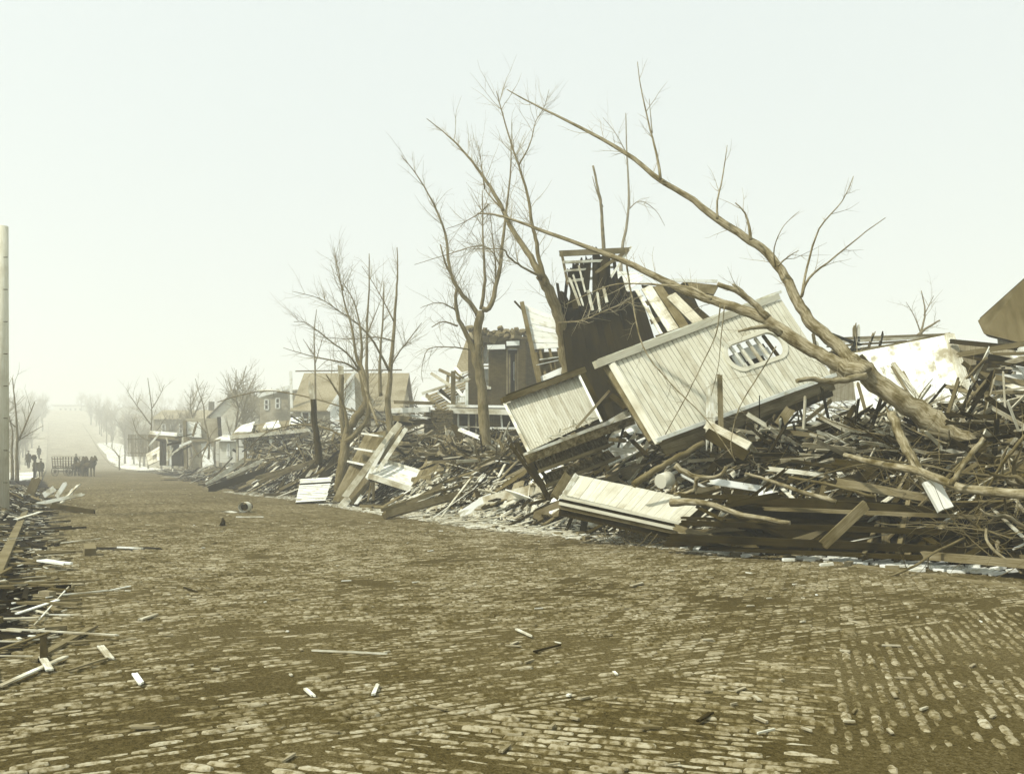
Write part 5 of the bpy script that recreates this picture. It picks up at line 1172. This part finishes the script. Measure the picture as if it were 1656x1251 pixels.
g3 = P(47, 760, 92); g3.z = .25; person('darkly dressed person on the left pavement, leftmost of the walkers', P(46, 757, 90), R(10), .2)
person('small dark figure farther up the left pavement', P(63, 742, 118), R(0), .2)
def horse(label, loc, yaw, hd=0):
    t = thing('horse', label, 'horse', loc, None); t.rotation_euler = (0, 0, yaw)
    V_ = [(0, 0, 1.12), (.45, 0, 1.12), (.78, 0, 1.2), (-.45, 0, 1.15), (-.75, 0, 1.2), (1.0, 0, 1.5), (1.18, 0, 1.85+hd), (1.38, 0, 1.72+hd), (1.6, 0, 1.5+hd),
          (.68, .16, .95), (.68, .16, .52), (.68, .16, .12), (.74, .16, .04), (.68, -.16, .95), (.74, -.16, .52), (.72, -.16, .12), (.78, -.16, .04),
          (-.7, .17, .95), (-.6, .17, .7), (-.82, .17, .48), (-.76, .17, .1), (-.7, .17, .04), (-.7, -.17, .95), (-.62, -.17, .7), (-.86, -.17, .48), (-.84, -.17, .1), (-.78, -.17, .04),
          (-.95, 0, 1.2), (-1.05, 0, .9), (-1.02, 0, .55), (1.14, .06, 2.02+hd), (1.14, -.06, 2.02+hd)]
    E = [(0, 1), (1, 2), (0, 3), (3, 4), (2, 5), (5, 6), (6, 7), (7, 8), (2, 9), (9, 10), (10, 11), (11, 12), (2, 13), (13, 14), (14, 15), (15, 16), (4, 17), (17, 18), (18, 19), (19, 20), (20, 21), (4, 22), (22, 23), (23, 24), (24, 25), (25, 26), (4, 27), (27, 28), (28, 29), (6, 30), (6, 31)]
    rd = [.3, .3, .27, .27, .26, .17, .13, .11, .075, .12, .07, .05, .065, .12, .07, .05, .065, .15, .12, .07, .05, .065, .15, .12, .07, .05, .065, .05, .06, .03, .03, .03]
    b = skin_mesh('body', V_, E, rd, M['horse'], 2); b.parent = t
    m = MB(); m.tube([Vector((.85, 0, 1.5)), Vector((1.0, 0, 1.75)), Vector((1.1, 0, 1.98+hd))], [.05, .07, .04], 6); mo = bpy.data.objects.new('mane', m.mesh('mane', M['black'])); COL.objects.link(mo); mo.parent = t
    m = MB(); m.tube([Vector((.72+.36*math.cos(a), .34*math.sin(a), 1.2+.36*math.cos(a))) for a in [2*math.pi*k/12 for k in range(13)]], [.035]*13, 5); mo = bpy.data.objects.new('harness_collar', m.mesh('collar', M['dark'])); COL.objects.link(mo); mo.parent = t
    return t
def gp(px, Y): 
    p = P(px, 760, Y); p.z = gz(ab(p.x, p.y)[0]); return p
wy = R(-38)
for (px, Y, lb, hd) in ((144, 87, 'dark horse at the head of the team, its head held high', .05), (139, 88.6, 'dark horse on the far side at the head of the team', -.02), (130, 88.0, 'dark horse harnessed directly before the wagon', 0), (126, 89.6, 'dark wheel horse on the far side of the wagon pole', 0)):
    horse(lb, gp(px, Y), wy, hd)
wg = thing('hay_wagon', 'dark farm wagon with a tall open slatted rack crossing the street', 'wagon', gp(109, 90)); wg.rotation_euler = (0, 0, R(-20)); wg.scale = (.86, .86, .86)
def loc_part(name, mb, m, parent=wg):
    o = bpy.data.objects.new(name, mb.mesh(name, m)); COL.objects.link(o); o.parent = parent; return o
loc_part('bed', MB().box((0.2, 0, .95), (3.4, 1.5, .12)), M['dark']); loc_part('axle', MB().box((1.25, 0, .55), (.12, 1.6, .12)), M['dark']); loc_part('axle', MB().box((-1.0, 0, .55), (.12, 1.6, .12)), M['dark'])
loc_part('pole', MB().beam((1.6, 0, .7), (3.0, -.2, .95), .1, .1), M['dark'])
for y in (-.72, .72):
    for k in range(8): loc_part('stake', MB().beam((-1.5+k*.42, y, 1.0), (-1.5+k*.42, y*1.15, 2.25), .06, .06), M['dark'])
    for z in (1.15, 1.45, 1.75, 2.05, 2.3): loc_part('rail', MB().beam((-1.55, y*(1+.1*(z-1)), z), (1.55, y*(1+.1*(z-1)), z), .06, .05, side=(0, 0, 1)), M['grey'])
for x in (-1.52,):
    for z in (1.2, 1.6, 2.0): loc_part('rail', MB().beam((x, -.75, z), (x, .75, z), .06, .05, side=(0, 0, 1)), M['grey'])
for (x, r_) in ((1.25, .48), (-1.0, .55)):
    for y in (-.85, .85):
        wl = bpy.data.objects.new('wheel', MB().tube([Vector((0, math.copysign(.12, y)*k, 0)) for k in (-1, 1)], [.09, .07], 8).mesh('hub', M['dark'])); COL.objects.link(wl); wl.parent = wg; wl.location = (x, y, r_)
        rim = MB(); rim.tube([Vector((r_*math.cos(a), 0, r_*math.sin(a))) for a in [2*math.pi*k/24 for k in range(25)]], [.035]*25, 5); loc_part('rim', rim, M['dark'], wl)
        for k in range(12):
            a = 2*math.pi*k/12; loc_part('spoke', MB().beam((0, 0, 0), (r_*math.cos(a), 0, r_*math.sin(a)), .035, .035), M['dark'], wl)
dr = person('driver in dark clothes seated at the front of the wagon', wg.location+Vector((1.1, -.45, .9)), R(60), 0, True)
# ------------------------------------------------------------------ small things on the paving
cu = thing('curled_sheet', 'curled pale sheet of metal lying on the street with one end rolled up', 'metal sheet', hit(392, 829))
c0 = hit(392, 829); pts = []
for k in range(9): pts.append(Vector((-.75+k*.09, .0, .02+.02*math.sin(k))))
for k in range(1, 15): a = -math.pi/2+k*2*math.pi/15*1.05; pts.append(Vector((.02+.17*math.cos(a), 0, .19+.17*math.sin(a))))
m = MB()
for i in range(len(pts)-1):
    a, b = pts[i], pts[i+1]; dy = Vector((.12, .5, 0)); ta = .15+.35*min(1, i/8)
    q = [c0+a+dy*(1-ta), c0+b+dy*(1-ta), c0+b-dy*.0, c0+a-dy*.0]
    m.prism(q, [x_+Vector((0, 0, .006)) for x_ in q], [(i*.05, 0), (i*.05+.05, 0), (i*.05+.05, .5), (i*.05, .5)], t=.006)
m.build('sheet', M['metal'], cu); cu_in = MB().tube([c0+Vector((.02, .06, .19)), c0+Vector((.12, .5, .19))], [.10, .10], 10); cu_in.build('rolled_core', M['dark'], cu)
def lay(label, x0, y0, x1, y1, w_, m_, name='stick', cat='stick', t=.03, jag=(.03, .05), lift=.03):
    a, b = hit(x0, y0), hit(x1, y1); a.z = b.z = max(mound(a.x, a.y), 0)+lift; m = MB(); m.beam(a, b, w_, t, jag=jag); return tag(m.build(name, M[m_]), label, cat)
lay('straight pale stick on the street below the curled sheet', 383, 837, 424, 837, .06, 'pale')
m = MB(); q = hit(360, 850); m.tube([q, q+Vector((.02, 0, .12)), q+Vector((0, 0, .22))], [.09, .06, .015], 7, rough=.3); tag(m.build('wood_chunk', M['dark']), 'small dark pointed chunk standing on the street left of the curled sheet', 'chunk')
q = hit(145, 898); m = MB(); m.box(q+Vector((0, 0, .09)), (.2, .3, .2), R(30), R(15)); tag(m.build('brick_block', M['stone']), 'pale square block standing on the street near the left bank', 'block')
m = MB(); q = hit(195, 888); ol = []
for k in range(26): a = 2*math.pi*k/26; ol.append(q+Vector((math.cos(a)*.78*(1+random.uniform(-.12, .12)), math.sin(a)*.34*(1+random.uniform(-.25, .25)), .022)))
m.prism(ol, [x_-Vector((0, 0, .04)) for x_ in ol], [(x_.x, x_.y) for x_ in ol]); tag(m.build('dark_patch', M['black']), 'dark patch on the street right of the pale block', 'mud patch')  # flat near-black patch with an uneven rim, beside the block
lay('pale curved splinter on the dark patch', 192, 887, 228, 889, .05, 'white')
lay('crumpled white scrap on the left bank', 70, 916, 106, 922, .16, 'white', 'scrap', 'scrap', .03, (.1, .12), .1)
for (x0, y0, x1, y1, w_, m_, lb) in ((0, 1115, 104, 1068, .05, 'pale', 'long bright lath at the lower left frame edge'), (0, 1056, 98, 1022, .05, 'grey', 'grey stick rising right at the left frame edge'), (14, 1022, 186, 1037, .03, 'pale', 'long thin pale stick crossing the grey one'),
      (55, 1015, 116, 948, .015, 'pale', 'thin crooked pale twig at the edge of the left bank'), (28, 996, 92, 978, .05, 'white', 'bright split lath on the left bank'), (0, 1006, 58, 1008, .07, 'pale', 'wide pale board end at the left frame edge'), (88, 1045, 162, 1040, .05, 'grey', 'flat grey lath under the thin pale stick'),
      (110, 1090, 170, 1071, .03, 'grey', 'short grey lath pointing at the street'), (163, 1050, 178, 1070, .06, 'pale', 'short broken block by the end of the grey lath'), (68, 1068, 80, 1088, .06, 'pale', 'small pale block across the long bright lath'), (218, 1096, 228, 1110, .045, 'white', 'small bright white chip on the paving'),
      (228, 1006, 251, 997, .05, 'pale', 'single pale chip in the middle left of the paving'), (298, 953, 318, 960, .03, 'dark', 'dark twig on the left middle paving'), (180, 958, 208, 952, .03, 'pale', 'thin pale lath just off the left bank'), (100, 966, 170, 960, .03, 'pale', 'thin lath reaching out of the left bank'),
      (100, 880, 160, 874, .05, 'pale', 'pale lath beside the pale block'), (25, 842, 66, 834, .12, 'pale', 'pale log end at the foot of the telephone pole'), 
      (220, 1196, 248, 1212, .04, 'grey', 'short chip on the nearest left paving'), (508, 1057, 620, 1062, .012, 'pale', 'long thin curved straw on the middle paving'), (604, 1128, 610, 1114, .03, 'pale', 'small upright splinter mark on the middle paving'), (495, 1120, 505, 1130, .03, 'pale', 'short pale chip left of the small splinter'),
      (836, 1022, 858, 1032, .03, 'pale', 'bent pale splinter in the centre of the paving'), (865, 1058, 905, 1048, .02, 'dark', 'thin dark twig in the centre of the paving'), (1022, 950, 1038, 946, .05, 'pale', 'pale chip on the paving below the fallen cornice'), (1040, 1218, 1060, 1202, .03, 'grey', 'grey splinter at the bottom centre of the paving'), (1130, 1172, 1148, 1160, .03, 'dark', 'dark splinter right of the bottom centre')):
    lay(lb, x0, y0, x1, y1, w_, m_, lift=.04 if w_ > .1 else .03, t=.015)
for (x0, y0, x1, y1, w_, m_, lb) in ((60, 815, 130, 800, 6, 'pale', 'pale board low across the left heap'), (85, 818, 150, 828, 9, 'dark', 'dark beam at the right end of the left heap'), (100, 812, 125, 786, 5, 'pale', 'short raised stick at the right end of the left heap')):
    hp(lb, x0, y0, x1, y1, w_, m_, .06, lift=.05)
for (x0, y0, x1, y1, w_, m_, lb) in ((46, 806, 58, 776, 14, 'grey', 'upright grey board on the left heap near the snow'), (92, 803, 104, 784, 7, 'white', 'bright white plank end standing in the left heap'), (72, 800, 84, 792, 9, 'white', 'crumpled white cloth-like board on the left heap'), (112, 806, 116, 794, 5, 'white', 'small white block at the right end of the left heap')):
    o = bm(None, 'board', (x0, y0, 38), (x1, y1, 38), w_, m_, .06, jag=(.05, .15)); tag(o, lb, 'board')
# ------------------------------------------------------------------ haze
xs0, xs1, ys0, ys1, z0, z1 = -620, 420, -60, 780, -1.6, 52
m = MB(); m.v = [(xs0, ys0, z0), (xs1, ys0, z0), (xs1, ys1, z0), (xs0, ys1, z0), (xs0, ys0, z1), (xs1, ys0, z1), (xs1, ys1, z1), (xs0, ys1, z1)]
for f in ((0, 3, 2, 1), (4, 5, 6, 7), (0, 1, 5, 4), (1, 2, 6, 5), (2, 3, 7, 6), (3, 0, 4, 7)): m.face(f, [(0, 0)]*4)
hm = bpy.data.materials.new('haze'); hm.use_nodes = True; hn = hm.node_tree; hn.nodes.clear()
pv = hn.nodes.new('ShaderNodeVolumePrincipled'); pv.inputs['Color'].default_value = (.97, .98, .93, 1); pv.inputs['Density'].default_value = .0030; pv.inputs['Anisotropy'].default_value = .2
ho = hn.nodes.new('ShaderNodeOutputMaterial'); hn.links.new(pv.outputs[0], ho.inputs['Volume'])
hz_ = m.build('haze', hm); tag(hz_, kind='stuff')
